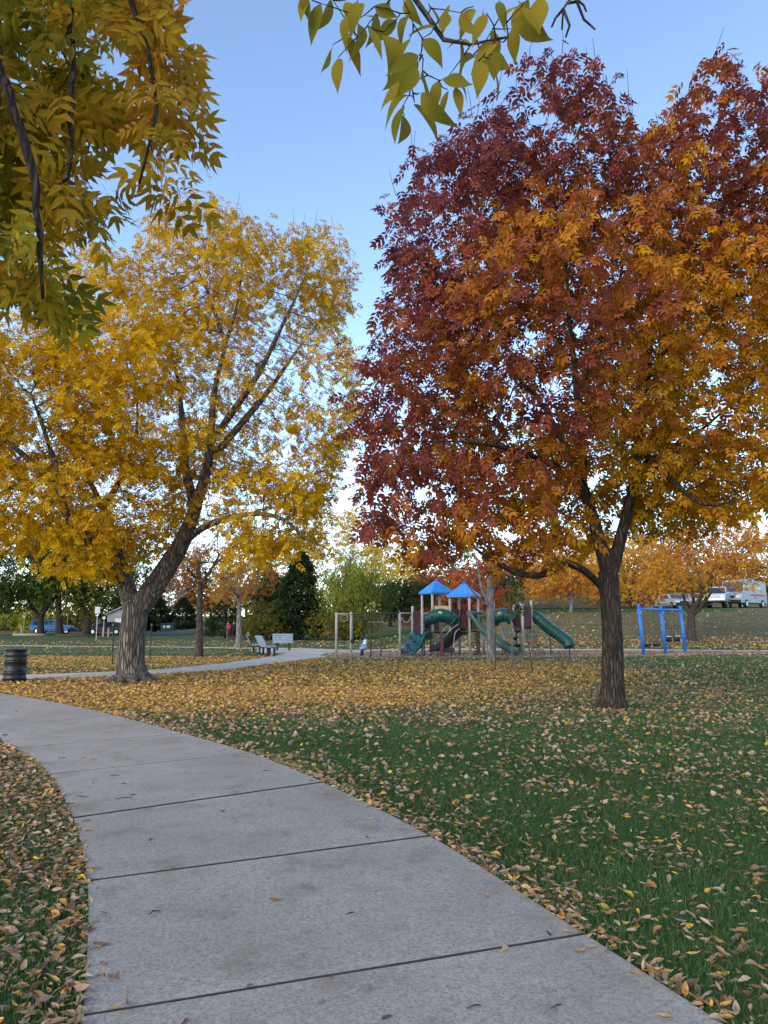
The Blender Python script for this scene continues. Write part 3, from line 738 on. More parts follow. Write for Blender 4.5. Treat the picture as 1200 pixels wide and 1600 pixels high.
# the hanging end of the middle bough: single leaflets, placed one by one
tipP, tipD, tipS = [], [], []
for u, v, du, dv, L in [(500, 5, -25, 75, .12), (520, 0, -20, 60, .11), (545, 20, -15, 55, .1), (528, 90, 2, 50, .1), (520, 70, -20, 40, .09), (545, 55, 14, 45, .1), (560, 30, 20, 70, .12), (575, 40, 25, 60, .11), (590, 20, -10, 75, .12), (600, 50, 25, 62, .12), (560, 60, -5, 40, .09),
      (585, 10, 40, 30, .09), (620, 30, -35, 30, .1), (640, 20, -30, 45, .1), (640, 60, -28, 45, .11), (655, 85, -45, 25, .11), (655, 95, -50, 40, .12), (650, 100, -20, 50, .12), (660, 110, 20, 62, .13), (640, 130, -40, 20, .11), (645, 145, -52, 22, .12), (630, 165, -18, 50, .12), (648, 160, 35, 38, .12), (655, 145, 42, 50, .12),
      (632, 180, 0, 40, .11), (690, 125, 30, 10, .09), (685, 125, -10, 45, .11), (700, 120, 38, 20, .11), (712, 135, 5, 40, .1), (700, 140, -12, 36, .09), (740, 85, -30, 30, .1), (748, 95, 5, 40, .11), (752, 88, 35, 25, .12), (765, 92, 18, 40, .1), (735, 70, -30, -18, .09), (745, 62, 10, -40, .1), (770, 45, 10, 50, .11), (775, 62, -30, 30, .1),
      (800, 45, 8, 45, .12), (806, 38, 44, 32, .13), (790, 20, 30, -20, .1), (800, 30, 30, -30, .1), (815, 10, 20, 30, .1), (760, 20, -20, 40, .11), (740, 10, -22, 40, .11), (720, 20, 20, 38, .1), (700, 10, -10, 40, .1), (670, 5, 20, 30, .1), (610, 0, -20, 40, .1), (680, 40, -40, 10, .09), (690, 45, 15, -40, .1), (630, 0, 20, 30, .1),
      (825, 0, -16, 30, .1), (845, -5, -8, 34, .11), (780, 0, 6, 32, .1), (540, 0, 12, 36, .1), (480, -8, -14, 34, .1), (470, -12, 10, 26, .09), (560, 0, -10, 40, .11), (660, 60, 30, 30, .1), (770, 85, -8, 46, .1), (720, 60, 5, 36, .09)]:
    Y = 2.3 + rr.uniform(-.14, .14); a, b = at(u, v, Y), at(u + du, v + dv, Y + rr.uniform(-.03, .03))
    tipP.append(a); tipD.append(b - a); tipS.append(L * rr.uniform(1.0, 1.3))
tipP, tipD, tipS = np.array(tipP), np.array(tipD), np.array(tipS)
tn = norm(np.array([0, -1.0, .25]) + rr.normal(0, .6, tipP.shape))
T1F = single_tmpl(.215, True)
tipC = pal(rr.uniform(0, 1, len(tipP)), [(0, (.15, .16, .018)), (.5, (.27, .225, .02)), (.85, (.34, .25, .025)), (1, (.20, .10, .03))])  # backlit look painted in: leaf palette made darker than the leaves' own tone
for k in range(7):                                         # leaves of different width, curl and roll
    v, f = leaflet_fine([.15, .18, .20, .22, .19, .16, .21][k], [.1, .5, .9, .3, -.3, .7, 1.2][k], [.5, -.4, .9, .2, 1.2, -.8, .0][k], True); j = np.arange(len(tipP)) % 7 == k
    v[:, 1] += [.25, -.2, .1, -.3, .3, .0, -.1][k] * (v[:, 0] - .3) ** 2
    single_leaves(oroot, fb, (v, np.zeros((0, 3), int), np.array(f), np.zeros(len(v), int), 1), tipP[j], tipD[j], tn[j], tipS[j], tipC[j])
m = MB()
net = [p for p in P[first2:first2 + m2]]; todo = list(range(len(tipP)))               # twigs branch from the bough out to every leaf
while todo:
    dd = [min(np.linalg.norm(np.array(net) - tipP[i], axis=1)) for i in todo]; i = todo.pop(int(np.argmin(dd))); a = tipP[i]
    q = net[int(np.argmin(np.linalg.norm(np.array(net) - a, axis=1)))]; mid = (a + q) / 2 + rr.normal(0, .006, 3); m.tube([q - fb, mid - fb, a - fb], [.0030, .0024, .0015], 4); net += [a, mid]
for pts in ([(905, -30), (890, 0), (880, 14), (878, 46)], [(880, 14), (868, 28), (862, 42)], [(885, 5), (905, 2), (912, 8), (916, 18)], [(898, -6), (912, 30), (930, 46)], [(880, 14), (890, 40), (884, 58)], [(905, -30), (930, -80), (800, -160), (700, -190)]):
    m.tube([at(u, v, 2.45) - fb for u, v in pts], np.linspace(.006, .0035, len(pts)), 5)
tag(m.build("twigs", BARK_DK, oroot, True), kind="stuff")
for o, (u, v) in enumerate(((878, 46), (862, 42))): pass
big = np.argsort(np.linalg.norm(B - np.array([0, 0, CAM_H]), axis=1) + 9 * (B[:, 2] > 4.9)); big = rr.choice(big[:600], 235, replace=False)
rest = np.setdiff1d(np.arange(len(B)), big); far = rest[B[rest, 2] > 5.0]; rest = rest[B[rest, 2] <= 5.0]
leaf_part("foliage", T_LITE, B[far], D[far], N[far], S[far], C[far], LEAF, oroot, fb)
single_leaves(oroot, fb, T_FINE, B[big], D[big], N[big], S[big], C[big])
leaf_part("foliage", T_FINE, B[rest], D[rest], N[rest], S[rest], C[rest], LEAF, oroot, fb)
print("overhang leaves", len(B))
# light leaf sprig for far crowns
def far_tmpl():
    V, T, ID = [], [], []; r = np.random.default_rng(5)
    for k, (x, y, a) in enumerate(((0, 0, 0), (.1, .05, .9), (.15, -.05, -1.0), (.45, .0, .35))):
        c, q = math.cos(a), math.sin(a); L, w = .58, .15
        for p in ((0, 0, 0), (.45, w, .04), (1, 0, -.1), (.45, -w, .06)): V.append((x + L * (p[0] * c) - p[1] * q, y + L * p[0] * q + p[1] * c, p[2] - .1 * k * p[0]))
        T += [[4 * k, 4 * k + 2, 4 * k + 1], [4 * k, 4 * k + 3, 4 * k + 2]]; ID += [k] * 4
    return np.array(V), np.array(T), np.zeros((0, 4), int), np.array(ID), 4
T_FAR = far_tmpl()
# ------------------------------------------------------------------ trees and shrubs further off
def bg_tree(name, label, cat, base_px, Y, lobes, stops, barkm, trunk_w=10, n_attr=260, leaf=.34, per=5, seed=1, tmpl=None, trunk_to=None, spread=.25, wobf=.5, step=None, thr=None, group=None, lean=0, keep=1.0, droop=(.1, .9), split=0, fill=.40, clump=True):
    """base pixel gives the trunk's place; the ground's own height is used"""
    rr = np.random.default_rng(seed); u, v = base_px
    x = (u - 600) / F_PX * Y * 1.0; x = at(u, v, Y)[0]; z = float(H(x, Y)); base = np.array([x, Y, z])
    L = lobes_px(lobes); A = sample_lobes(L, n_attr, rr, .15); A = A[A[:, 2] > z + .3]
    cz = np.mean([c[2] for c, _ in L]); cx = np.mean([c[0] for c, _ in L])
    if trunk_to is None: t = np.array([x + .35 * (cx - x), Y, z + .45 * (cz - z)])
    else: t = at(trunk_to[0], trunk_to[1], Y)
    R = trunk_w * .5 * Y / F_PX; st = step or max(.22, Y * .006)
    p, q = dens([base - [0, 0, .15], base + (t - base) * .25 + [lean * .2, 0, 0], base + (t - base) * .6 + [lean * .2, 0, 0], t], [R * 1.5, R * 1.08, R * .95, R * .85], st)
    sd = [(p, q, None, 0)]
    for k in range(split):
        a = rr.uniform(0, 2 * PI); mx, mz = np.mean([q[0] for _, q in L]), np.mean([q[2] for _, q in L]); c = t + np.array([math.cos(a) * mx * .6, math.sin(a) * mx * .5, mz * rr.uniform(.7, 1.4)]); pp, qq = dens([t, (t + c) / 2 + rr.normal(0, .2, 3), c], [R * .6, R * .45, R * .25], st); sd.append((pp, qq, 0, len(p) - 1))
    P, par, fix = grow(sd, A, st, 6 * st, 1.15 * st, 70, rr, .03); r, ch = radii(P, par, fix, .012 * Y / 50)
    root = empty(name, base, 0, label, cat, group)
    tb = wood(P - base, par, r, .0, 9, MB()); link_obj("trunk", tb.mesh("trunk", True), root, barkm)
    nl = int(sum(PI * q[0] * q[2] for _, q in L) * fill * 5.5 / (.40 * leaf * leaf)); nl = min(nl, 3900)
    na = int(nl * .7); i1 = rr.integers(0, len(P), nl - na); i1 = i1[r[i1] < .06 * Y / 50]
    C0 = sample_lobes(L, na, rr, .12); cl = sample_lobes(L, max(20, na // 22), rr, .2)
    C0 = cl[rr.integers(0, len(cl), na)] + rr.normal(0, 1, (na, 3)) * np.mean([q for _, q in L]) * .16 if clump else C0
    B = np.vstack([P[i1] + rr.normal(0, spread, (len(i1), 3)), C0]); n = len(B)
    k = (rr.uniform(0, 1, n) < keep) & (B[:, 2] > z + .25); B = B[k]; n = len(B)
    ang = rr.uniform(0, 2 * PI, n); D = np.stack([np.cos(ang), np.sin(ang), -rr.uniform(*droop, n)], 1); N = norm(np.array([0, -.3, 1.0]) + rr.normal(0, .5, (n, 3)))
    s = .5 + .38 * wob(B[:, 0], B[:, 1], B[:, 2], wobf, seed + 60) + rr.normal(0, .15, n); C = pal(np.clip(s, 0, 1), stops)
    leaf_part("crown", tmpl or T_FAR, B, D, N, leaf * rr.uniform(.7, 1.25, n), C, LEAF, root, base)
    return root
GRN = [(0, (.022, .052, .014)), (.5, (.045, .085, .018)), (1, (.09, .12, .025))]
GRN_Y = [(0, (.05, .09, .018)), (.5, (.12, .15, .025)), (1, (.30, .25, .03))]
ORA = [(0, (.34, .10, .03)), (.4, (.58, .22, .03)), (1, (.74, .42, .05))]
REDP = [(0, (.22, .05, .045)), (.5, (.42, .10, .045)), (1, (.60, .24, .04))]
YLW = [(0, (.45, .30, .03)), (.5, (.68, .46, .05)), (1, (.78, .60, .12))]
RUST = [(0, (.16, .06, .03)), (.5, (.34, .13, .05)), (1, (.50, .25, .05))]
OLIVE = [(0, (.07, .08, .018)), (.5, (.16, .15, .025)), (1, (.28, .22, .04))]
WIL = [(0, (.10, .15, .03)), (.5, (.21, .25, .045)), (1, (.40, .37, .06))]

# dark green trees by the parking lot
bg_tree("shade_tree", "dark green tree with low forked trunk in front of the blue car", "tree", (63, 995), 86, [(40, 870, 86, 95, 75, 5), (-40, 900, 86, 70, 60, 5), (90, 850, 86, 70, 60, 5), (10, 935, 85, 60, 30, 3)], GRN, BARK_DK, 10, 420, .62, 7, 101, trunk_to=(64, 965), split=4)
bg_tree("shade_tree", "dark green tree with straight single trunk before the blue car's front", "tree", (93, 996), 86, [(110, 880, 86, 70, 55, 5), (120, 840, 86, 60, 60, 5)], GRN, BARK_DK, 9.5, 260, .6, 7, 102, trunk_to=(91, 930), split=2)
bg_tree("shade_tree", "green yellowing tree with thick dark trunk beside the dark car's nose", "tree", (135, 996), 86, [(145, 905, 86, 65, 45, 5), (180, 880, 87, 60, 50, 5), (120, 930, 85, 35, 20, 3)], GRN_Y, BARK_DK, 11, 300, .6, 6, 103, trunk_to=(138, 962), split=3)
bg_tree("yellow_shrub", "low yellow green shrub on the grass behind the blue car", "shrub", (40, 985), 104, [(40, 966, 104, 50, 16, 4)], [(0, (.10, .13, .02)), (.5, (.35, .33, .03)), (1, (.62, .55, .06))], BARK_BR, 4, 120, .6, 7, 104)
for i, (u, v, Y, ru, rv, st) in enumerate([(-70, 940, 125, 90, 50, GRN), (20, 925, 128, 80, 60, OLIVE), (100, 940, 122, 60, 45, OLIVE), (165, 935, 130, 50, 50, GRN)]):
    bg_tree("woodland_tree", ["dense green tree beyond the far edge of the parking lot", "olive green tree behind the blue car", "olive brown tree between blue and dark cars", "dark tree rising behind the small shed"][i], "tree", (u, 985), Y, [(u, v, Y, ru, rv, 6), (u + 20, v + 25, Y, ru * .8, rv * .5, 5)], st, BARK_DK, 6, 220, .8, 7, 110 + i)
# conifers
def conifer(name, label, base_px, Y, h, w, seed, col=((.010, .028, .012), (.022, .05, .018), (.04, .075, .025)), loose=1.0):
    rr = np.random.default_rng(seed); x = at(base_px[0], base_px[1], Y)[0]; z = float(H(x, Y)); base = np.array([x, Y, z])
    root = empty(name, base, 0, label, "tree")
    one('tube', [(0, 0, -.2), (0, 0, h * .5), (0, 0, h * .97)], [w * .07, w * .045, .03], 8).build("trunk", BARK_BR, root, True)
    n = int(3300 * loose); t = rr.uniform(0, 1, n) ** .75; zz = h * (.05 + .95 * (1 - t)); prof = np.minimum(1, t * 1.35) ** .8 * (1 + .16 * np.sin(zz * 5.1 + seed))
    a = rr.uniform(0, 2 * PI, n); prof *= 1 + .22 * np.sin(3 * a + zz * 1.3 + seed) ; rad = w * prof * rr.uniform(.55, 1.05, n)
    B = np.stack([rad * np.cos(a), rad * np.sin(a), zz], 1) + base; D = np.stack([np.cos(a), np.sin(a), rr.uniform(-.5, .6, n)], 1)
    C = pal(np.clip(.5 + .4 * wob(B[:, 0], B[:, 1], B[:, 2], 1.0, seed) + rr.normal(0, .2, n), 0, 1), [(0, col[0]), (.5, col[1]), (1, col[2])])
    leaf_part("crown", T_FAR, B, D, norm(np.array([0, 0, 1.]) + rr.normal(0, .5, (n, 3))), .075 * h * rr.uniform(.6, 1.2, n), C, LEAF, root, base); return root
conifer("conifer", "small dark conifer right beside the green waste container", (285, 978), 118, 5.2, 2.4, 121)
conifer("conifer", "dark conifer standing close behind the thick yellow tree trunk", (243, 980), 116, 6.2, 2.2, 122)
conifer("juniper_tree", "tall dense dark green juniper behind the blue slatted bench", (468, 998), 70, 8.2, 2.2, 123)
conifer("juniper_tree", "broad dark evergreen between the juniper and the rust tree", (425, 996), 75, 6.6, 2.6, 124, ((.014, .03, .011), (.035, .055, .016), (.09, .095, .022)))
conifer("juniper_tree", "dark rounded evergreen right behind the two walkers", (352, 996), 80, 4.2, 2.3, 125)
bg_tree("olive_shrub", "olive and yellow shrub filling the gap behind the benches", "shrub", (415, 998), 69, [(412, 965, 69, 30, 30, 2), (392, 978, 69, 22, 20, 2), (440, 975, 69, 26, 24, 2)], OLIVE, BARK_BR, 4, 240, .32, 7, 126)
bg_tree("olive_shrub", "brown olive undergrowth at the foot of the pale willow", "shrub", (505, 998), 67, [(505, 975, 67, 32, 22, 2), (540, 975, 67, 30, 20, 2)], OLIVE, BARK_BR, 4, 220, .3, 7, 127)
bg_tree("bare_tree", "pale grey almost leafless tree beyond the green waste container", "tree", (262, 975), 124, [(262, 930, 124, 32, 40, 3)], [(0, (.22, .19, .16)), (.5, (.32, .28, .24)), (1, (.4, .35, .3))], BARK_GR, 4, 300, .3, 2, 128, fill=.05)
# willow: hanging pale strands
def willow():
    rr = np.random.default_rng(131); Y = 68.; x = at(545, 996, Y)[0]; base = np.array([x, Y, float(H(x, Y))])
    root = empty("willow_tree", base, 0, "pale yellow green willow with hanging strands behind the climbing bars", "tree"); m = MB(); tips = []
    for k in range(26):
        a = rr.uniform(0, 2 * PI); R = rr.uniform(.8, 3.7); hh = rr.uniform(3.6, 8.8) * (1 - .06 * R); p0 = np.array([rr.normal(0, .4), rr.normal(0, .4), 0]); p3 = np.array([R * math.cos(a), R * math.sin(a) * .8, hh])
        pts = smooth_line([p0, p0 * .8 + p3 * .2 + [0, 0, hh * .15], p0 * .3 + p3 * .6 + [0, 0, hh * .12], p3], 8); m.tube(pts, np.linspace(.11, .02, 8), 6); tips += [pts[i] for i in range(3, 8)]
    m.build("trunk", BARK_BR, root, True); tips = np.array(tips)
    n = 3600; s = tips[rr.integers(0, len(tips), n)] + rr.normal(0, .42, (n, 3)); L = rr.uniform(.5, 2.2, n); P, D = [], []
    for q in range(9): P.append(s + np.stack([.10 * np.sin(q + s[:, 0] * 4) * L, .1 * np.cos(q + s[:, 1] * 4) * L, -L * q / 8], 1))
    P = np.concatenate(P) + base; n = len(P); P = P[P[:, 2] > base[2] + .35]; n = len(P)
    D = np.stack([rr.normal(0, .5, n), rr.normal(0, .5, n), -np.ones(n)], 1); C = pal(np.clip(.5 + .35 * wob(P[:, 0], P[:, 1], P[:, 2], .9, 77) + rr.normal(0, .2, n), 0, 1), WIL)
    leaf_part("crown", single_tmpl(.13), P, D, norm(rr.normal(0, 1, (n, 3)) + [0, -.5, .4]), .26 * rr.uniform(.7, 1.3, n), C, LEAF, root, base)
willow()
bg_tree("yellow_tree", "bright yellow tree glowing behind the pale willow", "tree", (520, 990), 92, [(510, 830, 92, 50, 45, 4), (560, 850, 92, 48, 55, 4), (480, 870, 92, 40, 45, 4), (600, 880, 93, 50, 50, 4)], YLW, BARK_BR, 5, 420, .50, 5, 132, fill=.6)
bg_tree("dark_tree", "dark green leafy tree just left of the blue play roofs", "tree", (652, 1004), 56, [(625, 940, 56, 34, 30, 2), (655, 930, 56, 26, 28, 1.8), (605, 930, 56, 18, 24, 1.5)], [(0, (.012, .032, .012)), (.5, (.024, .055, .018)), (1, (.05, .085, .025))], BARK_BR, 5, 340, .32, 6, 133, trunk_to=(648, 965), fill=.9)
# trees in the middle ground, left
bg_tree("young_tree", "slim grey trunked tree with sparse orange leaves on the leafy lawn", "tree", (311, 1026), 34.8, [(300, 870, 34.8, 55, 45, 1.6), (350, 850, 35, 55, 35, 1.5), (290, 900, 34.5, 30, 25, 1), (340, 900, 35, 40, 25, 1)], RUST[:2] + [(1, (.66, .34, .04))], BARK_BR, 10, 420, .22, 2, 134, trunk_to=(313, 912), split=6, fill=.07)
bg_tree("young_tree", "slim tree with rust red leaves beside the two walkers", "tree", (373, 1010), 48.5, [(365, 915, 48, 36, 26, 1.5), (395, 900, 48.5, 40, 30, 1.6), (350, 935, 48, 26, 16, 1.1), (420, 880, 49, 30, 25, 1.3)], RUST, BARK_GR, 8, 300, .24, 4, 135, trunk_to=(374, 935), split=3, fill=.22)
# autumn trees on the hill
bg_tree("red_tree", "deep red tree rising behind the blue play roofs", "tree", (715, 970), 74, [(700, 925, 74, 52, 36, 3), (745, 915, 74, 50, 40, 3), (665, 930, 75, 34, 30, 2.5)], REDP, BARK_DK, 6, 420, .40, 7, 141, fill=.6)
bg_tree("orange_tree", "orange tree on the hill between tube slide and red tree", "tree", (800, 965), 80, [(800, 900, 80, 50, 44, 3), (840, 880, 80, 44, 46, 3), (770, 930, 79, 30, 26, 2)], ORA, BARK_DK, 6, 420, .40, 7, 142)
bg_tree("orange_tree", "golden orange tree with thin pale trunk on the green strip", "tree", (893, 966), 64, [(880, 885, 64, 55, 44, 2.6), (920, 900, 64, 44, 36, 2.4), (850, 910, 64, 36, 26, 2)], ORA[1:] + [(1, (.80, .52, .07))], BARK_GR, 5, 420, .34, 6, 143, trunk_to=(893, 930))
bg_tree("orange_tree", "yellow orange tree behind the trunk of the big red ash", "tree", (985, 960), 82, [(985, 880, 82, 60, 50, 3.2), (1030, 890, 82, 44, 46, 3), (945, 890, 83, 40, 44, 3)], [(0, (.45, .18, .03)), (.5, (.66, .36, .04)), (1, (.80, .54, .08))], BARK_DK, 6, 460, .42, 6, 144)
bg_tree("maple_tree", "spreading orange and rose tree beside the blue swing set", "tree", (1080, 1000), 50, [(1040, 880, 50, 60, 46, 2.6), (1110, 860, 50, 70, 52, 2.8), (1170, 880, 50, 50, 46, 2.4), (1010, 920, 49.5, 36, 26, 1.8), (1060, 830, 50, 60, 30, 2.2), (1095, 905, 49.5, 40, 18, 1.8)], [(0, (.30, .085, .055)), (.35, (.48, .17, .05)), (.6, (.62, .28, .03)), (1, (.72, .44, .04))], BARK_BR, 13, 620, .25, 4, 145, trunk_to=(1080, 960), split=6, wobf=.55, fill=.6)
for i, (u, Y, ru, rv, st) in enumerate([(660, 88, 40, 22, RUST), (760, 90, 46, 26, RUST), (870, 90, 50, 24, REDP), (945, 88, 34, 20, OLIVE), (1010, 90, 40, 26, RUST), (1075, 92, 40, 22, OLIVE), (1140, 92, 44, 30, RUST), (1225, 90, 40, 30, RUST)]):
    x = at(u, 950, Y)[0]; vg = 973 - (float(H(x, Y)) - CAM_H) / Y * F_PX
    bg_tree("bank_shrub", ["low rust shrub on the bank behind the blue roofs", "rust shrub on the bank behind the dead tree", "reddish shrub on the bank above the tube slide", "olive shrub on the bank behind the red ash trunk", "rust shrub on the bank behind the swing frame", "olive shrub on the bank behind the silver car", "rust shrub on the bank behind the pickup", "rust shrub on the bank past the white van"][i], "shrub", (u, vg), Y, [(u, vg - rv * .7, Y, ru, rv, 2.5)], st, BARK_BR, 4, 120, .45, 5, 180 + i)
bg_tree("dark_shrub", "dark green shrub on the bank beyond the white van", "shrub", (1196, 945), 92, [(1196, 912, 92, 26, 32, 3), (1240, 910, 92, 40, 36, 3)], GRN, BARK_DK, 5, 200, .45, 7, 146)
for i, (u, v, Y, ru, rv, st) in enumerate([(700, 890, 118, 60, 60, OLIVE), (610, 915, 120, 60, 50, YLW), (820, 880, 116, 60, 50, RUST), (930, 870, 115, 60, 50, ORA), (1050, 860, 114, 70, 50, RUST), (1160, 850, 114, 70, 55, ORA), (440, 900, 126, 60, 60, OLIVE), (330, 900, 132, 50, 55, RUST), (1280, 860, 112, 60, 60, OLIVE), (212, 905, 130, 34, 50, OLIVE), (292, 905, 136, 40, 50, RUST), (385, 890, 130, 45, 55, YLW)]):
    bg_tree("woodland_tree", ["olive tree far behind the blue roofs", "yellow tree far behind the dark leafy tree", "russet tree on the bank behind the orange trees", "orange tree on the bank above the green strip", "russet tree on the bank behind the swing set", "orange tree on the bank above the white van", "olive tree far behind the juniper", "russet tree far beyond the young rust tree", "olive tree on the bank past the white van", "olive tree far behind the small grey shed", "russet tree far behind the small dark conifer", "yellow tree far behind the two walkers"][i], "tree", (u, 960), Y, [(u, v, Y, ru, rv, 5), (u - 25, v + 30, Y, ru * .7, rv * .5, 4), (u + 25, v + 30, Y, ru * .7, rv * .5, 4)], st, BARK_DK, 5, 260, .7, 6, 150 + i)
# weathered dead tree in front of the play structure
def dead_tree():
    gx, gy = ground_at(768, 1031); base = np.array([gx, gy, 0.0]); Y = gy
    root = empty("dead_tree", base, 0, "bare silvery dead tree standing before the play structure", "tree"); b = MB(); px = lambda u, v, d=0: at(u, v, Y + d) - base; k = Y / F_PX
    b.tube(smooth_line([px(768, 1036), px(767, 990), px(766, 945), px(766, 910), px(767, 880), px(765, 845)], 16), np.interp(np.linspace(0, 1, 16), [0, .12, .5, .8, 1], [8.5 * k, 6.5 * k, 6 * k, 4.6 * k, 3 * k]), 12)
    for pts, r in (([(764, 945, 0), (755, 925, .2), (749, 900, .3), (744, 870, .4)], [3.4, 3, 2.4, 1.2]), ([(765, 950, 0), (752, 938, -.3), (735, 920, -.5), (722, 903, -.6), (706, 895, -.7)], [2.2, 1.9, 1.5, 1.1, .6]), ([(768, 930, 0), (776, 905, .3), (782, 880, .4)], [2.4, 1.8, 1]), ([(767, 880, 0), (775, 855, 0), (772, 835, .2)], [2.4, 1.8, 1]), ([(749, 905, .3), (738, 890, .5), (728, 876, .5)], [1.2, .9, .5]), ([(735, 920, -.5), (742, 900, -.4), (748, 886, -.5)], [1.0, .8, .4]), ([(766, 860, 0), (756, 850, 0), (748, 830, 0)], [1.6, 1.2, .7])):
        b.tube(smooth_line([px(*p) for p in pts], 8), np.interp(np.linspace(0, 1, 8), np.linspace(0, 1, len(r)), [q * k for q in r]), 7)
    me = fused(b, "trunk", .035); link_obj("trunk", me, root, BARK_GR); me.polygons.foreach_set("use_smooth", [True] * len(me.polygons))
dead_tree()
# staked sapling
def sapling(uv, h, label, leafy, seed, stakes):
    gx, gy = ground_at(*uv); base = np.array([gx, gy, float(H(gx, gy))]); rr = np.random.default_rng(seed)
    root = empty("sapling", base, 0, label, "tree"); m = MB(); tp = smooth_line([(0, 0, -.05), (.03, 0, h * .4), (-.03, .02, h * .75), (.04, 0, h)], 10); m.tube(tp, np.linspace(.035, .012, 10), 7); tips = [tp[k] for k in range(5, 10)]
    for k in range(9):
        a = rr.uniform(0, 6.28); p = tp[rr.integers(4, 9)]; e = p + np.array([math.cos(a) * .55, math.sin(a) * .55, rr.uniform(.3, .7)]); q = smooth_line([p, (p + e) / 2 + [0, 0, .1], e], 5); m.tube(q, np.linspace(.014, .005, 5), 4); tips += [q[2], q[3], q[4]]
    m.build("trunk", BARK_GR, root, True); tips = np.array(tips); n = leafy; B = tips[rr.integers(0, len(tips), n)] + rr.normal(0, .13, (n, 3)) + base
    a = rr.uniform(0, 6.28, n); C = pal(rr.uniform(0, 1, n), [(0, (.03, .075, .02)), (.6, (.06, .12, .03)), (1, (.2, .2, .04))])
    leaf_part("crown", T_SMALL, B, np.stack([np.cos(a), np.sin(a), -rr.uniform(.2, 1, n)], 1), norm(np.array([0, 0, 1.]) + rr.normal(0, .5, (n, 3))), .2 * rr.uniform(.7, 1.2, n), C, LEAF, root, base)
    mm = MB(); ang = np.linspace(0, 2 * PI, 25)[:-1]; mm.lathe([(.62, .0), (.6, .035), (.3, .05), (.02, .055)], 24, base); 
    tag(mm.build("mulch_ring", SOIL), "dark mulch ring around the foot of " + ("the green leafed sapling" if leafy > 150 else "the hidden staked sapling"), "mulch ring")
    for (ub, vb, ut, vt, lab) in stakes:
        sx, sy = ground_at(ub, vb); tpnt = at(ut, vt, sy + .1); o = empty("stake", (sx, sy, 0), 0, lab, "stake", "dark steel tree stakes")
        s = MB(); s.tube([(0, 0, -.1), tuple(tpnt - [sx, sy, 0])], .022, 6); s.build("stake_rod", BLACK, o)
        one('box', tuple((tpnt - [sx, sy, 0]) * .98), (.06, .06, .10)).build("stake_cap", PLAST_G, o)
BLACK = simple("black paint", (.012, .012, .013), .45, 0, .2, 5, .05)
PLAST_G = simple("green plastic", (.03, .10, .05), .5)
sapling((800, 1046), 3.3, "thin staked sapling with green leaves on a mulch ring", 260, 171, [(774, 1047, 774, 985, "upright black stake next to the silvery dead tree"), (833, 1048, 823, 990, "leaning black stake below the rope net")])
sapling((205, 1040), 2.2, "staked young tree behind the thick furrowed trunk", 60, 172, [(176, 1040, 177, 975, "black stake between the barrel and the thick trunk"), (234, 1037, 237, 975, "black stake close to the thick trunk's far side")])
# ------------------------------------------------------------------ play structure
TAUPE = simple("taupe paint", (.36, .335, .33), .45, 0, .12, 4, .03)
TEAL = simple("teal plastic", (.009, .070, .068), .35, 0, .25, 3, .03)
GREEN_PL = simple("green plastic slide", (.007, .055, .042), .32, 0, .25, 3, .03)
MAROON = simple("maroon plastic", (.075, .018, .030), .5, 0, .2, 4, .03)
DKBROWN = simple("dark brown plastic", (.022, .015, .016), .5, 0, .3, 4, .05)
BROWN_MT = simple("brown metal", (.06, .026, .022), .45, 0, .2, 4, .03)
CREAM = simple("cream plastic", (.55, .44, .24), .5, 0, .1, 3, .02)
BLUE_RF = simple("blue plastic roof", (.028, .21, .60), .38, 0, .18, 2, .03)
BLUE_SW = simple("blue paint", (.02, .155, .60), .38, 0, .15, 3, .03)
RUBBER = simple("black rubber", (.012, .012, .013), .7, 0, .2, 8, .05)
CHAIN = simple("galvanised chain", (.07, .065, .06), .6, .2, .2, 20, .05)
WHITE_PL = simple("white plastic", (.62, .66, .70), .4, 0, .1, 4, .02)

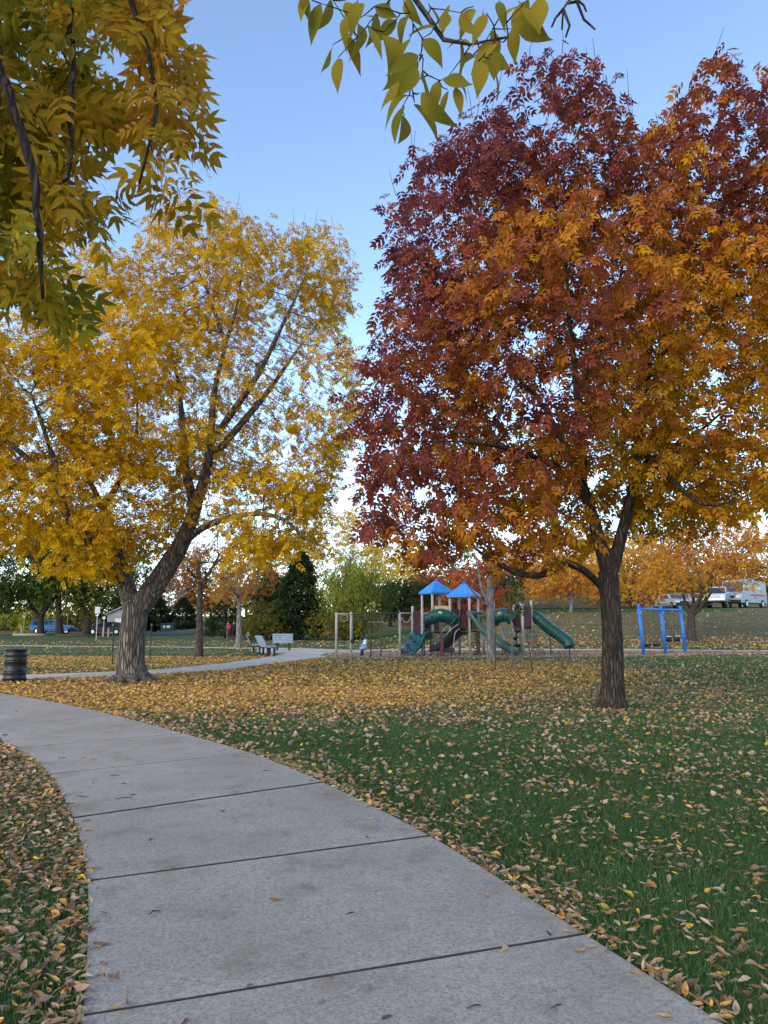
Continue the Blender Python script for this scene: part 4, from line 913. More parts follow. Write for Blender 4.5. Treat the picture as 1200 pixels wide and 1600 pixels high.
def play_structure():
    bx, by = at(690, 1000, 37.4)[0], 37.4
    root = empty("play_structure", (bx, by, 0), 0, "play structure with blue roofs, teal tubes and green slides", "playground"); B0 = np.array([bx, by, 0.0])
    W = lambda u, v, Y: at(u, v, Y) - B0
    def zz(v, Y): return at(600, v, Y)[2]
    def post(x, y, z, name="post", mat=TAUPE, r=.062):
        o = one('lathe', [(r, -.1), (r, z - .04), (r * .8, z - .01), (r * .2, z)], 12, (x, y, 0)).build(name, mat, root, True)
        one('lathe', [(r * 1.25, -.035), (r * 1.25, .035)], 12, (x, y, z * .66)).build("clamp", mat, o)
        return o
    def upost(u, v, Y, **k): p = W(u, v, Y); return post(p[0], p[1], p[2], **k)
    # --- two roofed towers
    def tower(uc, Y, corners, vroof, vapex, deck):
        c = W(uc, 1000, Y); c[2] = 0; zr = zz(vroof, Y); za = zz(vapex, Y); P = [c + np.array([x, y, 0]) for x, y in corners]
        for p in P: post(p[0], p[1], zr + .05)
        m = MB(); m.add([(*p[:2], deck) for p in P] + [(*p[:2], deck - .09) for p in P], [(0, 1, 2, 3), (7, 6, 5, 4)] + [(i, 4 + i, 4 + (i + 1) % 4, (i + 1) % 4) for i in range(4)]); m.build("deck", DKBROWN, root, bevel=.01)
        rf = MB(); R = 1.26; rings = []                              # hipped roof, shingled in courses
        for k in range(6):
            s0 = R * (1 - k / 6.4); h0 = zr + (za - zr) * k / 6.2; rings.append([c + (p - c) * s0 + [0, 0, h0] for p in P])
            s1 = R * (1 - (k + .96) / 6.4); h1 = zr + (za - zr) * (k + 1) / 6.2 - .03; rings.append([c + (p - c) * s1 + [0, 0, h1] for p in P])
        rings.append([c + (p - c) * .05 + [0, 0, za] for p in P]); rings.insert(0, [c + (p - c) * (R - .02) + [0, 0, zr - .11] for p in P])
        rf.loft(rings); ro = rf.build("roof", BLUE_RF, root, bevel=.012)
        one('lathe', [(.05, za - .04), (.06, za + .02), (.02, za + .05)], 10, (c[0], c[1], 0)).build("roof_cap", BLUE_RF, ro, True)
        return c, P
    c1, P1 = tower(682, 37.6, [(-.69, .23), (-.23, -.69), (.69, -.23), (.23, .69)], 925, 906, 1.18)
    c2, P2 = tower(726, 37.2, [(-.72, -.18), (.18, -.72), (.72, .18), (-.18, .72)], 930.5, 910, 1.22)
    # --- left bars
    for u, v, Y in ((526, 957, 34.6), (549, 956, 34.7), (624.7, 956, 35.9), (644.5, 947, 36.9), (659.5, 950, 36.3), (771, 941, 37.8)): upost(u, v, Y)
    def bar(u0, v0, Y0, u1, v1, Y1, r=.03, mat=TAUPE, name="bar"): return one('tube', [W(u0, v0, Y0), W(u1, v1, Y1)], r, 8).build(name, mat, root, True)
    bar(526, 959.5, 34.6, 549, 959, 34.7, .035); bar(526, 1008.5, 34.6, 549, 1008.5, 34.7, .02)
    bar(624.7, 958, 35.9, 644, 958.5, 36.9, .035); bar(659, 958.5, 36.3, 676, 958.5, 36.9, .035)
    for dy in (-.28, .28):
        bar(549, 959.5, 34.7 + dy, 624.7, 957.5, 35.9 + dy, .028, BROWN_MT, "ladder_rail")
    for k in range(11):
        t = (k + .5) / 11; u = 549 + 75.7 * t; Y = 34.7 + 1.2 * t; a, b = W(u, 959.3 - 1.8 * t, Y - .28), W(u, 959.3 - 1.8 * t, Y + .28); a[0] = b[0] = (a[0] + b[0]) / 2
        pts = [a, a + [0, .02, -.36], (a + b) / 2 + [0, 0, -.42], b + [0, -.02, -.36], b]; one('tube', smooth_line(pts, 14), .016, 6).build("hanging_rung", BROWN_MT, root, True)
    for u in (579.5, 595):
        p = W(u, 960, 35.1); one('tube', smooth_line([(p[0], p[1], -.1), (p[0], p[1], 1.2), (p[0], p[1], p[2] - .25), (p[0] + (.23 if u < 585 else -.23) * .5, p[1], p[2] - .02), (p[0] + (.23 if u < 585 else -.23), p[1], p[2] - .2)], 20), .035, 8).build("arch_post", BROWN_MT, root, True)
    p = W(587, 972, 35.1); one('tube', [p - [.34, 0, 0], p + [.34, 0, 0]], .02, 6).build("bar", TAUPE, root)
    for u, Y in ((538, 34.65),):
        p = W(u, 966, Y); a = np.linspace(0, 2 * PI, 21); one('tube', [p + np.array([.17 * math.cos(t), 0, .15 * math.sin(t)]) for t in a], .014, 6).build("hanging_ring", TAUPE, root, True)
    p = W(551, 1002, 34.5); one('lathe', [(.10, -.02), (.11, 0), (.10, .02)], 18, p, R=np.array([[1, 0, 0], [0, 0, 1], [0, -1, 0]])).build("disc_panel", RUBBER, root)
    p = W(633, 968, 36.2); one('tube', smooth_line([p + [-.2, 0, .12], p + [-.05, 0, -.1], p + [.16, 0, -.1], p + [.3, 0, .2]], 12), .018, 6).build("hand_loop", TAUPE, root, True)
    # --- climbing wall with pockets
    top = W(655, 986, 36.7); bot = W(633, 1021, 35.7); wv = np.array([.36, -.42, 0]); prof = smooth_line([top + [.05, 0, .02], top + (bot - top) * .18 + [-.02, 0, .03], top + (bot - top) * .5 + [.03, .03, -.10], top + (bot - top) * .82 + [-.02, 0, -.06], bot], 14)
    m = MB(); rings = []
    for q in prof: rings.append([q - wv, q + wv, q + wv + [.10, .10, -.05], q - wv + [.10, .10, -.05]])
    m.loft(rings); wall = m.build("climbing_wall", TEAL, root, True, bevel=.02)
    T = bot - top; T = T / np.linalg.norm(T); side = wv / np.linalg.norm(wv); nn = np.cross(T, side); nn /= np.linalg.norm(nn)
    if nn[1] > 0: nn = -nn
    for k, (s, t) in enumerate([(-.55, .08), (.45, .06), (0.0, .20), (.62, .26), (-.62, .32), (.05, .42), (-.55, .55), (.6, .52), (-.05, .66), (-.62, .78), (.55, .76), (0.02, .9), (-.6, .95)]):
        q = np.array([np.interp(t * 13, range(14), prof[:, j]) for j in range(3)]) + wv * s; R = np.stack([side, -T, nn], 1)
        one('lathe', [(.115, -.03), (.13, .012), (.115, .022), (.07, .0)], 10, q + nn * .004, R=R).build("foothold", DKBROWN, wall)
    for s in (-1, 1):
        q = bot + wv * s * .8; one('tube', [q + [0, 0, 0], (q[0], q[1], -.05)], .03, 6).build("leg", BROWN_MT, root)
    # --- tube between the towers
    def big_tube(pts, r, mat, name, n=16, flange=(0, 1), port=()):
        L = smooth_line(pts, n); o = one('tube', L, r, 18).build(name, mat, root, True)
        for f in flange:
            i = int(f * (n - 2)); d = L[i + 1] - L[i]; d /= np.linalg.norm(d); one('tube', [L[i] - d * .03, L[i] + d * .03], r * 1.1, 18).build("flange", mat, o, True)
        for f, off in port:
            q = np.array([np.interp(f * (n - 1), range(n), L[:, j]) for j in range(3)]); one('lathe', [(.09, -.02), (.10, .01), (.07, .02)], 14, q + np.array(off) * r * .99, R=np.array([[1, 0, 0], [0, 0, 1], [0, -1, 0]])).build("porthole", CREAM if off[2] > 0 else DKBROWN, o)
        return o
    big_tube([W(663, 972, 37.1), W(669, 967, 36.9), W(678, 963.5, 36.8), W(690, 961, 36.8), W(701, 965, 36.9), W(707, 970, 37)], .32, TEAL, "crawl_tube", 18, (0, .45, 1), ((.35, (0, -1, 0)), (.55, (.0, -.9, .3)), (.8, (0, -1, 0))))
    one('box', W(690, 953.5, 37.25), (.70, .05, .44)).build("cream_panel", CREAM, root, bevel=.04)
    q = W(662, 974, 37.1); one('box', q, (.10, .72, .80)).build("wall_panel", TEAL, root, bevel=.03)
    def bars_panel(a, b, z0, z1, n=6):
        a, b = np.asarray(a), np.asarray(b); d = b - a; o = MB()
        o.tube([(a[0], a[1], z1), (b[0], b[1], z1)], .022, 6); po = o.build("panel_rail", MAROON, root)
        one('tube', [(a[0], a[1], z0), (b[0], b[1], z0)], .022, 6).build("panel_rail", MAROON, po)
        for k in range(n):
            p = a + d * (k + .5) / n; one('box', (p[0], p[1], (z0 + z1) / 2), (abs(d[0]) / n * .62 + .02, .03, z1 - z0)).build("slat", MAROON, po)
    bars_panel(W(645, 980, 36.9), W(658, 980, 36.5), 1.2, 2.15, 5)
    bars_panel(P1[0] * [1, 1, 0], P1[3] * [1, 1, 0], 1.22, 2.1, 6); bars_panel(P2[0] * [1, 1, 0], P2[3] * [1, 1, 0], 1.28, 2.25, 6); bars_panel(P2[3] * [1, 1, 0], P2[2] * [1, 1, 0], 1.28, 2.25, 7)
    one('box', W(727, 975, 37.3), (.34, .05, .95)).build("wall_panel", MAROON, root, bevel=.02); one('box', W(712, 971, 37.2), (.42, .06, .6)).build("wall_panel", TEAL, root, bevel=.02)
    q = W(711.5, 970, 37.14); one('lathe', [(.16, -.02), (.17, .0), (.12, .02)], 16, q, R=np.array([[1, 0, 0], [0, 0, 1], [0, -1, 0]])).build("round_opening", DKBROWN, root)
    # --- dark wavy chute with handrails
    L = smooth_line([W(724, 986, 37.0), W(715, 988, 36.7), W(704, 998, 36.3), W(694, 1008, 36.0), (W(684, 1012, 35.8)), W(678, 1012.5, 35.7)], 16); m = MB(); rings = []; sd = np.array([.25, .42, 0])
    for q in L: rings.append([q - sd + [0, 0, .16], q - sd * .8 + [0, 0, .16], q - sd * .75, q + sd * .75, q + sd * .8 + [0, 0, .16], q + sd + [0, 0, .16], q + sd - [0, 0, .16], q - sd - [0, 0, .16]])
    m.loft(rings); m.build("chute", DKBROWN, root, True, bevel=.01)
    q = W(700, 1016, 36.0); one('box', q, (.62, .3, .22)).build("step", DKBROWN, root, bevel=.02)
    for (a, b, c) in (((716, 975, 36.6), (704, 984, 36.3), (697, 992, 36.0)), ((719, 982, 36.4), (711, 990, 36.2), (708, 1018, 36.0)), ((702, 975, 36.9), (694, 983, 36.5), (689, 990, 36.3))):
        one('tube', smooth_line([W(*a), W(*b), W(*c)], 12), .02, 6).build("handrail", TAUPE, root, True)
    for u, v0 in ((683, 1013), (706, 1010)): p = W(u, v0, 36.0); one('tube', [(p[0], p[1], p[2]), (p[0], p[1], -.05)], .03, 6).build("leg", BROWN_MT, root)
    p = W(689.5, 1000, 35.6); m = MB(); m.loft([[(p[0] - .09, p[1], 0), (p[0] + .10, p[1], 0), (p[0] + .10, p[1] + .05, 0), (p[0] - .09, p[1] + .05, 0)], [(p[0] - .10, p[1], .8), (p[0] + .12, p[1], .8), (p[0] + .12, p[1] + .05, .8), (p[0] - .10, p[1] + .05, .8)], [(p[0] - .02, p[1], 1.2), (p[0] + .05, p[1], 1.15), (p[0] + .05, p[1] + .05, 1.15), (p[0] - .02, p[1] + .05, 1.2)]]); m.build("side_fin", MAROON, root, bevel=.02)
    # ladder under the first tower
    for k in range(5): one('tube', [W(663, 1017 - k * 6, 36.9), W(675, 1017 - k * 6, 36.8)], .016, 6).build("rung", BROWN_MT, root)
    for u in (663, 673): p = W(u, 985, 36.85); one('tube', [(p[0], p[1], -.05), (p[0], p[1], 1.2)], .025, 6).build("ladder_side", BROWN_MT, root)
    one('box', W(669, 992, 36.9), (.46, .3, .34)).build("deck_skirt", DKBROWN, root, bevel=.01)
    # --- double green slide
    L = smooth_line([W(736, 959, 37.0), W(742, 964, 36.9), W(752, 979, 36.7), W(768, 993, 36.5), W(785, 1006, 36.3), (W(800, 1014, 36.2)), W(811, 1015.5, 36.1)], 20); w = np.array([.20, .60, 0]); rings = []
    for q in L:
        pr = []
        for s, h in ((-1, .24), (-.93, .27), (-.88, .02), (-.10, .02), (-.05, .22), (.05, .22), (.10, .02), (.88, .02), (.93, .27), (1, .24), (1, -.08), (-1, -.08)): pr.append(q + w * s + [0, 0, h - .1])
        rings.append(pr)
    m = MB(); m.loft(rings); sl = m.build("double_slide", GREEN_PL, root, True, bevel=.008)
    hood = smooth_line([W(736, 957.5, 36.5), W(741, 955, 36.8), W(748, 957.5, 37.4)], 8); m = MB(); m.loft([[q + [-.25, 0, 0], q + [.25, 0, -.03], q + [.25, 0, -.1], q + [-.25, 0, -.07]] for q in hood]); m.build("slide_hood", TEAL, root, True, bevel=.01)
    for s in (-.7, .7): q = L[13] + w * s; one('tube', [q - [0, 0, .12], (q[0], q[1], -.05)], .03, 6).build("leg", BROWN_MT, sl)
    # spiral coil climber
    p = W(745, 1000, 36.9); t = np.linspace(0, 1, 130); one('tube', np.stack([p[0] + .15 * np.cos(t * 2 * PI * 8), p[1] + .15 * np.sin(t * 2 * PI * 8), 1.15 * t], 1), .016, 5).build("coil_climber", BROWN_MT, root, True)
    one('tube', [(p[0], p[1], -.05), (p[0], p[1], 1.35)], .03, 8).build("coil_pole", BROWN_MT, root)
    for u in (755, 786): p = W(u, 960, 38.4); one('tube', [(p[0], p[1], -.05), (p[0], p[1], 1.35)], .075, 10).build("post", TAUPE, root, True)
    # --- right hand tube, tower and tube slide
    big_tube([W(771, 968, 37.9), W(778, 963, 37.7), W(787, 961, 37.6), W(796, 963, 37.6), W(802, 968, 37.6)], .34, TEAL, "crawl_tube", 16, (0, .5, 1), ((.3, (0, -.95, .3)), (.75, (0, -1, 0))))
    PT = [W(802.5, 945, 37.9), W(816, 944, 36.5), W(829.7, 938, 37.2), W(812.5, 939.5, 38.4)]
    for q in PT: post(q[0], q[1], q[2])
    dk = 1.40; m = MB(); m.add([(*p[:2], dk) for p in PT] + [(*p[:2], dk - .1) for p in PT], [(0, 1, 2, 3), (7, 6, 5, 4)] + [(i, 4 + i, 4 + (i + 1) % 4, (i + 1) % 4) for i in range(4)]); m.build("deck", DKBROWN, root)
    F2 = np.array([1, 1, 0]); bars_panel(PT[0] * F2, PT[1] * F2, 1.42, 2.4, 5); bars_panel(PT[1] * F2, PT[2] * F2, 1.42, 2.38, 5); bars_panel(PT[3] * F2, PT[0] * F2, 1.42, 2.5, 5)
    one('box', W(823, 962, 37.6), (.5, .3, 1.05)).build("slide_entry", GREEN_PL, root, bevel=.04)
    big_tube([W(831, 962, 37.4), W(838, 964, 37.4), W(846, 971, 37.3), W(860, 983, 37.2), W(875, 993.5, 37.1), W(886, 1002, 37.0), W(890.5, 1011, 36.9)], .29, GREEN_PL, "tube_slide", 26, (0, .32, .66))
    q = W(891, 1012.5, 36.86); one('lathe', [(.27, -.03), (.25, .02)], 16, q).build("slide_mouth", RUBBER, root)
    for u, v0, Y in ((859.7, 990, 37.2), (890, 1013, 37.0)): p = W(u, v0, Y); one('tube', [p, (p[0], p[1], -.05)], .035, 8).build("leg", BROWN_MT, root)
    # pod steps
    p = W(807, 1000, 36.2); pole = one('tube', [(p[0], p[1], -.05), (p[0], p[1], 1.45)], .04, 8).build("pod_pole", DKBROWN, root)
    for k in range(4): one('lathe', [(.05, -.13), (.20, 0), (.20, .025), (.04, .03)], 12, (p[0] + (.06 if k % 2 else -.06), p[1], .22 + k * .34)).build("pod_step", DKBROWN, pole, True)
    one('tube', [W(801, 985, 36.4), W(818, 994, 36.2)], .018, 6).build("handrail", TAUPE, root)
    # rope net ladder
    a0, a1, b0, b1 = W(822, 981, 36.7), W(832, 979, 37.1), W(843, 1023, 35.6), W(852, 1022, 36.0)
    for s in np.linspace(0, 1, 4): t0, t1 = a0 + (a1 - a0) * s, b0 + (b1 - b0) * s; one('tube', smooth_line([t0, (t0 + t1) / 2 + [.04, -.05, -.16], t1], 8), .014, 5).build("net_rope", DKBROWN, root, True)
    for s in np.linspace(.12, .88, 6):
        sag = np.array([.04, -.05, -.16]) * 4 * s * (1 - s); one('tube', [a0 + (b0 - a0) * s + sag, a1 + (b1 - a1) * s + sag], .014, 5).build("net_rope", DKBROWN, root, True)
    for u in (819,): one('tube', [W(821, 990, 36.3), W(838, 1023, 35.5)], .016, 6).build("net_edge", BROWN_MT, root)
play_structure()

def swing_set():
    PB = [np.array([*at(1006, 1022, 37.2)[:2], 0]), np.array([*at(1040.5, 1021, 39.0)[:2], 0]), np.array([*at(1071, 1020, 40.8)[:2], 0])]
    root = empty("swing_set", PB[0], 0, "blue swing frame with belt and bucket seats", "swing set"); o0 = PB[0]; Hh = 2.42
    tops = [p - o0 + np.array([-.14, 0, Hh]) for p in PB]
    for p, t in zip(PB, tops):
        m = MB(); m.tube([p - o0 - [0, 0, .1], t], [.082, .078], 12); m.lathe([(.078, 0), (.06, .06), (.02, .09)], 12, t); m.build("post", BLUE_SW, root, True)
    for a, b in zip(tops[:-1], tops[1:]): one('tube', [a - [0, 0, .14], b - [0, 0, .14]], .065, 10).build("top_beam", BLUE_SW, root, True)
    for bay, (ts, zs, kind) in enumerate(((((.3, .72)), .42, 'belt'), (((.3, .72)), .72, 'bucket'))):
        a, b = tops[bay] - [0, 0, .14], tops[bay + 1] - [0, 0, .14]; d = (b - a) / np.linalg.norm(b - a)
        for t in ts:
            c = a + (b - a) * t; s = empty("swing_seat", (0, 0, 0)); s.parent = root; z = zs
            for q in (-.24, .24):
                h = c + d * q; e = np.array([h[0] * .97 + c[0] * .03, h[1] * .97 + c[1] * .03, z + .1]); m = MB(); L = np.linspace(h, e, 26)
                for i in range(25): m.tube([L[i], L[i] + (L[i + 1] - L[i]) * .9], .021 if i % 2 else .015, 4)
                m.build("chain", CHAIN, s)
            m = MB(); pr = np.array([-d[1], d[0], 0])
            if kind == 'belt':
                m.loft([[c * [1, 1, 0] + d * x + pr * w_ + [0, 0, z + .1 - .10 * (1 - (x / .26) ** 2) + h_] for w_, h_ in ((-.11, -.03), (.11, -.03), (.11, .03), (-.11, .03))] for x in np.linspace(-.26, .26, 9)]); m.build("belt", RUBBER, s, bevel=.005)
            else:
                for sg in (1,):
                    an = np.linspace(0, 2 * PI, 17)[:-1]
                    m.loft([[c * [1, 1, 0] + d * .24 * k * math.cos(q) + pr * .18 * k * math.sin(q) + [0, 0, z + h_] for q in an] for k, h_ in ((.75, -.12), (.95, -.04), (1.0, .12), (.86, .12), (.8, -.02))]); m.build("bucket", RUBBER, s, True)
                one('tube', [c * [1, 1, 0] + d * .22 + [0, 0, z + .16], c * [1, 1, 0] + pr * -.16 + [0, 0, z + .18], c * [1, 1, 0] - d * .22 + [0, 0, z + .16]], .02, 6).build("bucket_rim", WHITE_PL, s)
swing_set()

def spring_rider():
    x, y = ground_at(567, 1025); y = 36.6; x = at(567, 1025, y)[0]; root = empty("spring_rider", (x, y, .03), 1.15, "white and blue spring rider on a black coil", "spring rider")
    t = np.linspace(0, 1, 60); one('tube', np.stack([-.12 + .10 * np.cos(t * 2 * PI * 5), .10 * np.sin(t * 2 * PI * 5), .36 * t], 1), .022, 6).build("spring", RUBBER, root, True)
    body = smooth_line([(-.32, 0, .50), (-.18, 0, .46), (.05, 0, .44), (.18, 0, .52), (.27, 0, .68), (.32, 0, .78)], 16); one('tube', body, np.interp(np.linspace(0, 1, 16), [0, .2, .5, .8, 1], [.08, .15, .16, .11, .09]), 12).build("body", WHITE_PL, root, True)
    one('tube', smooth_line([(.26, 0, .78), (.36, 0, .79), (.46, 0, .72), (.50, 0, .68)], 8), [.09, .11, .115, .10, .09, .08, .07, .06], 10).build("head", WHITE_PL, root, True)
    for s in (-.05, .05): one('lathe', [(.03, 0), (.025, .06), (.004, .12)], 8, (.3, s, .86)).build("ear", BLUE_SW, root, True)
    one('tube', [(.24, -.2, .68), (.24, .2, .68)], .018, 8).build("handle", BLUE_SW, root); one('box', (-.02, 0, .60), (.30, .26, .06)).build("saddle", BLUE_SW, root, bevel=.02)
    root.scale = (.8, .8, .85); one('tube', [(-.05, -.24, .34), (-.05, .24, .34)], .02, 8).build("footrest", RUBBER, root); one('tube', smooth_line([(-.32, 0, .52), (-.42, 0, .62), (-.44, 0, .46)], 8), .035, 6).build("tail", BLUE_SW, root, True)
spring_rider()

# ------------------------------------------------------------------ benches, barrel, signs
SLAT = simple("blue grey slat", (.27, .36, .46), .5, 0, .15, 5, .1)
def bench(x, y, rz, label, w=1.8, g=None):
    root = empty("park_bench", (x, y, float(H(x, y)) + .03), rz, label, "bench")          # the back is toward -y
    for k in range(4): one('box', (0, -.02 + k * .115, .44 + .006 * k), (w, .1, .04)).build("seat_slat", SLAT, root, bevel=.008)
    for k in range(5):
        a = .25; c = np.array([0, -.13 - .055 * k * .9, .52 + k * .10]); R = np.array([[1, 0, 0], [0, math.cos(a), -math.sin(a)], [0, math.sin(a), math.cos(a)]]); one('box', c, (w, .035, .088), R).build("back_slat", SLAT, root, bevel=.008)
    for s in (-1, 1):
        sx = s * w * .3
        o = one('box', (sx, .02, .2), (.09, .09, .45)).build("leg", BLACK, root, bevel=.006); one('box', (sx, .34, .2), (.09, .09, .44)).build("leg", BLACK, root, bevel=.006)
        m = MB(); m.box((sx, .16, .405), (.06, .48, .05)); m.build("seat_bracket", BLACK, root)
        m = MB(); m.tube([(sx, -.06, .4), (sx, -.10, .52), (sx, -.29, .98)], .028, 6); m.build("back_bracket", BLACK, root)
bx, by = ground_at(442, 1018); bench(at(442, 1018, 43)[0], 43, .04, "blue grey bench showing its slatted back beside the plaza", 1.05 * 1.0 + .1)
bench(at(415, 1028, 36.4)[0], 36.2, -1.15, "bench with dark striped slats at the edge of the pale path", 1.35)
bench(at(395, 1022, 38.6)[0], 38.6, -1.40, "bench with bright slats beyond the striped bench", 1.2)

def barrel():
    x, y = ground_at(22, 1066); root = empty("trash_barrel", (x, y, .0), .4, "black ribbed steel trash barrel standing on fallen leaves", "barrel"); r = .285
    pr = [(r * .97, 0), (r, .01)] 
    for zc in (.12, .27, .30, .57, .60, .74): pr += [(r, zc - .022), (r + .014, zc), (r, zc + .022)]
    pr = sorted(pr, key=lambda q: q[1]); pr += [(r, .855)]
    one('lathe', pr, 40).build("drum", simple("black steel", (.014, .014, .015), .38, .2, .3, 3, .06), root, True)
    an = np.linspace(0, 2 * PI, 41); one('tube', [(r * 1.01 * math.cos(a), r * 1.01 * math.sin(a), .87) for a in an], .016, 8).build("rim", BLACK, root, True)
    one('lathe', [(r * .96, .80), (r * .9, .805)], 30).build("bag_top", RUBBER, root)
barrel()

GALV = simple("galvanised steel", (.27, .27, .26), .5, .3, .12, 6, .03); SIGN = simple("sign white", (.42, .45, .45), .5, 0, .08, 3, .02)
def sign(u, v, Y, vt, sw, sh, label, cat="sign", round_=False):
    x = at(u, v, Y)[0]; z = float(H(x, Y)); h = at(u, vt, Y)[2] - z; root = empty("sign_post", (x, Y, z), .1, label, cat)
    one('box', (0, 0, h / 2 - .1), (.07, .05, h + .2)).build("post", GALV, root)
    if sw:
        if round_: one('lathe', [(sw / 2, -.01), (sw / 2, .01)], 20, (0, -.045, h - sw / 2), R=np.array([[1, 0, 0], [0, 0, 1], [0, -1, 0]])).build("sign_face", SIGN, root)
        else: one('box', (0, -.045, h - sh / 2), (sw, .02, sh)).build("sign_face", SIGN, root, bevel=.005)
sign(150, 1000, 68, 948, .46, .62, "tall grey post with blank pale plate before the dark car's nose")
sign(161, 997, 82, 963, .34, .34, "post with small round pale plate beside the dark car", round_=True)
sign(104, 994, 97, 956, 0, 0, "thin bare pole behind the blue car", "pole")
sign(36, 994, 96, 962, .3, .3, "slim post with small plate on the lawn left of blue car")
for u, lab in ((161, "short wooden bollard below the round plate"), (169, "short wooden bollard nearest the furrowed trunk"), (33, "short pale bollard at the open edge of the lot")):
    x = at(u, 996, 83)[0]; tag(one('box', (x, 83, float(H(x, 83)) + .45), (.18, .18, 1.1)).build("bollard", simple("weathered wood", (.24, .21, .17), .8, 0, .2, 6, .2), None, bevel=.03), lab, "bollard", "bollards at the parking lot")
# kerb logs along the lot
for i, (u0, u1, lab) in enumerate(((20, 70, "pale log edging the lot before the blue car"), (85, 150, "dark log edging the lot under the trees"))):
    a, b = at(u0, 996, 82), at(u1, 997, 82); a[2] = float(H(a[0], 82)) + .1; b[2] = float(H(b[0], 82)) + .1; tag(one('tube', [a, (a + b) / 2, b], [.14, .15, .13], 10).build("log_edging", MATS["weathered wood"] if i == 0 else BARK_BR, None, True), lab, "log")

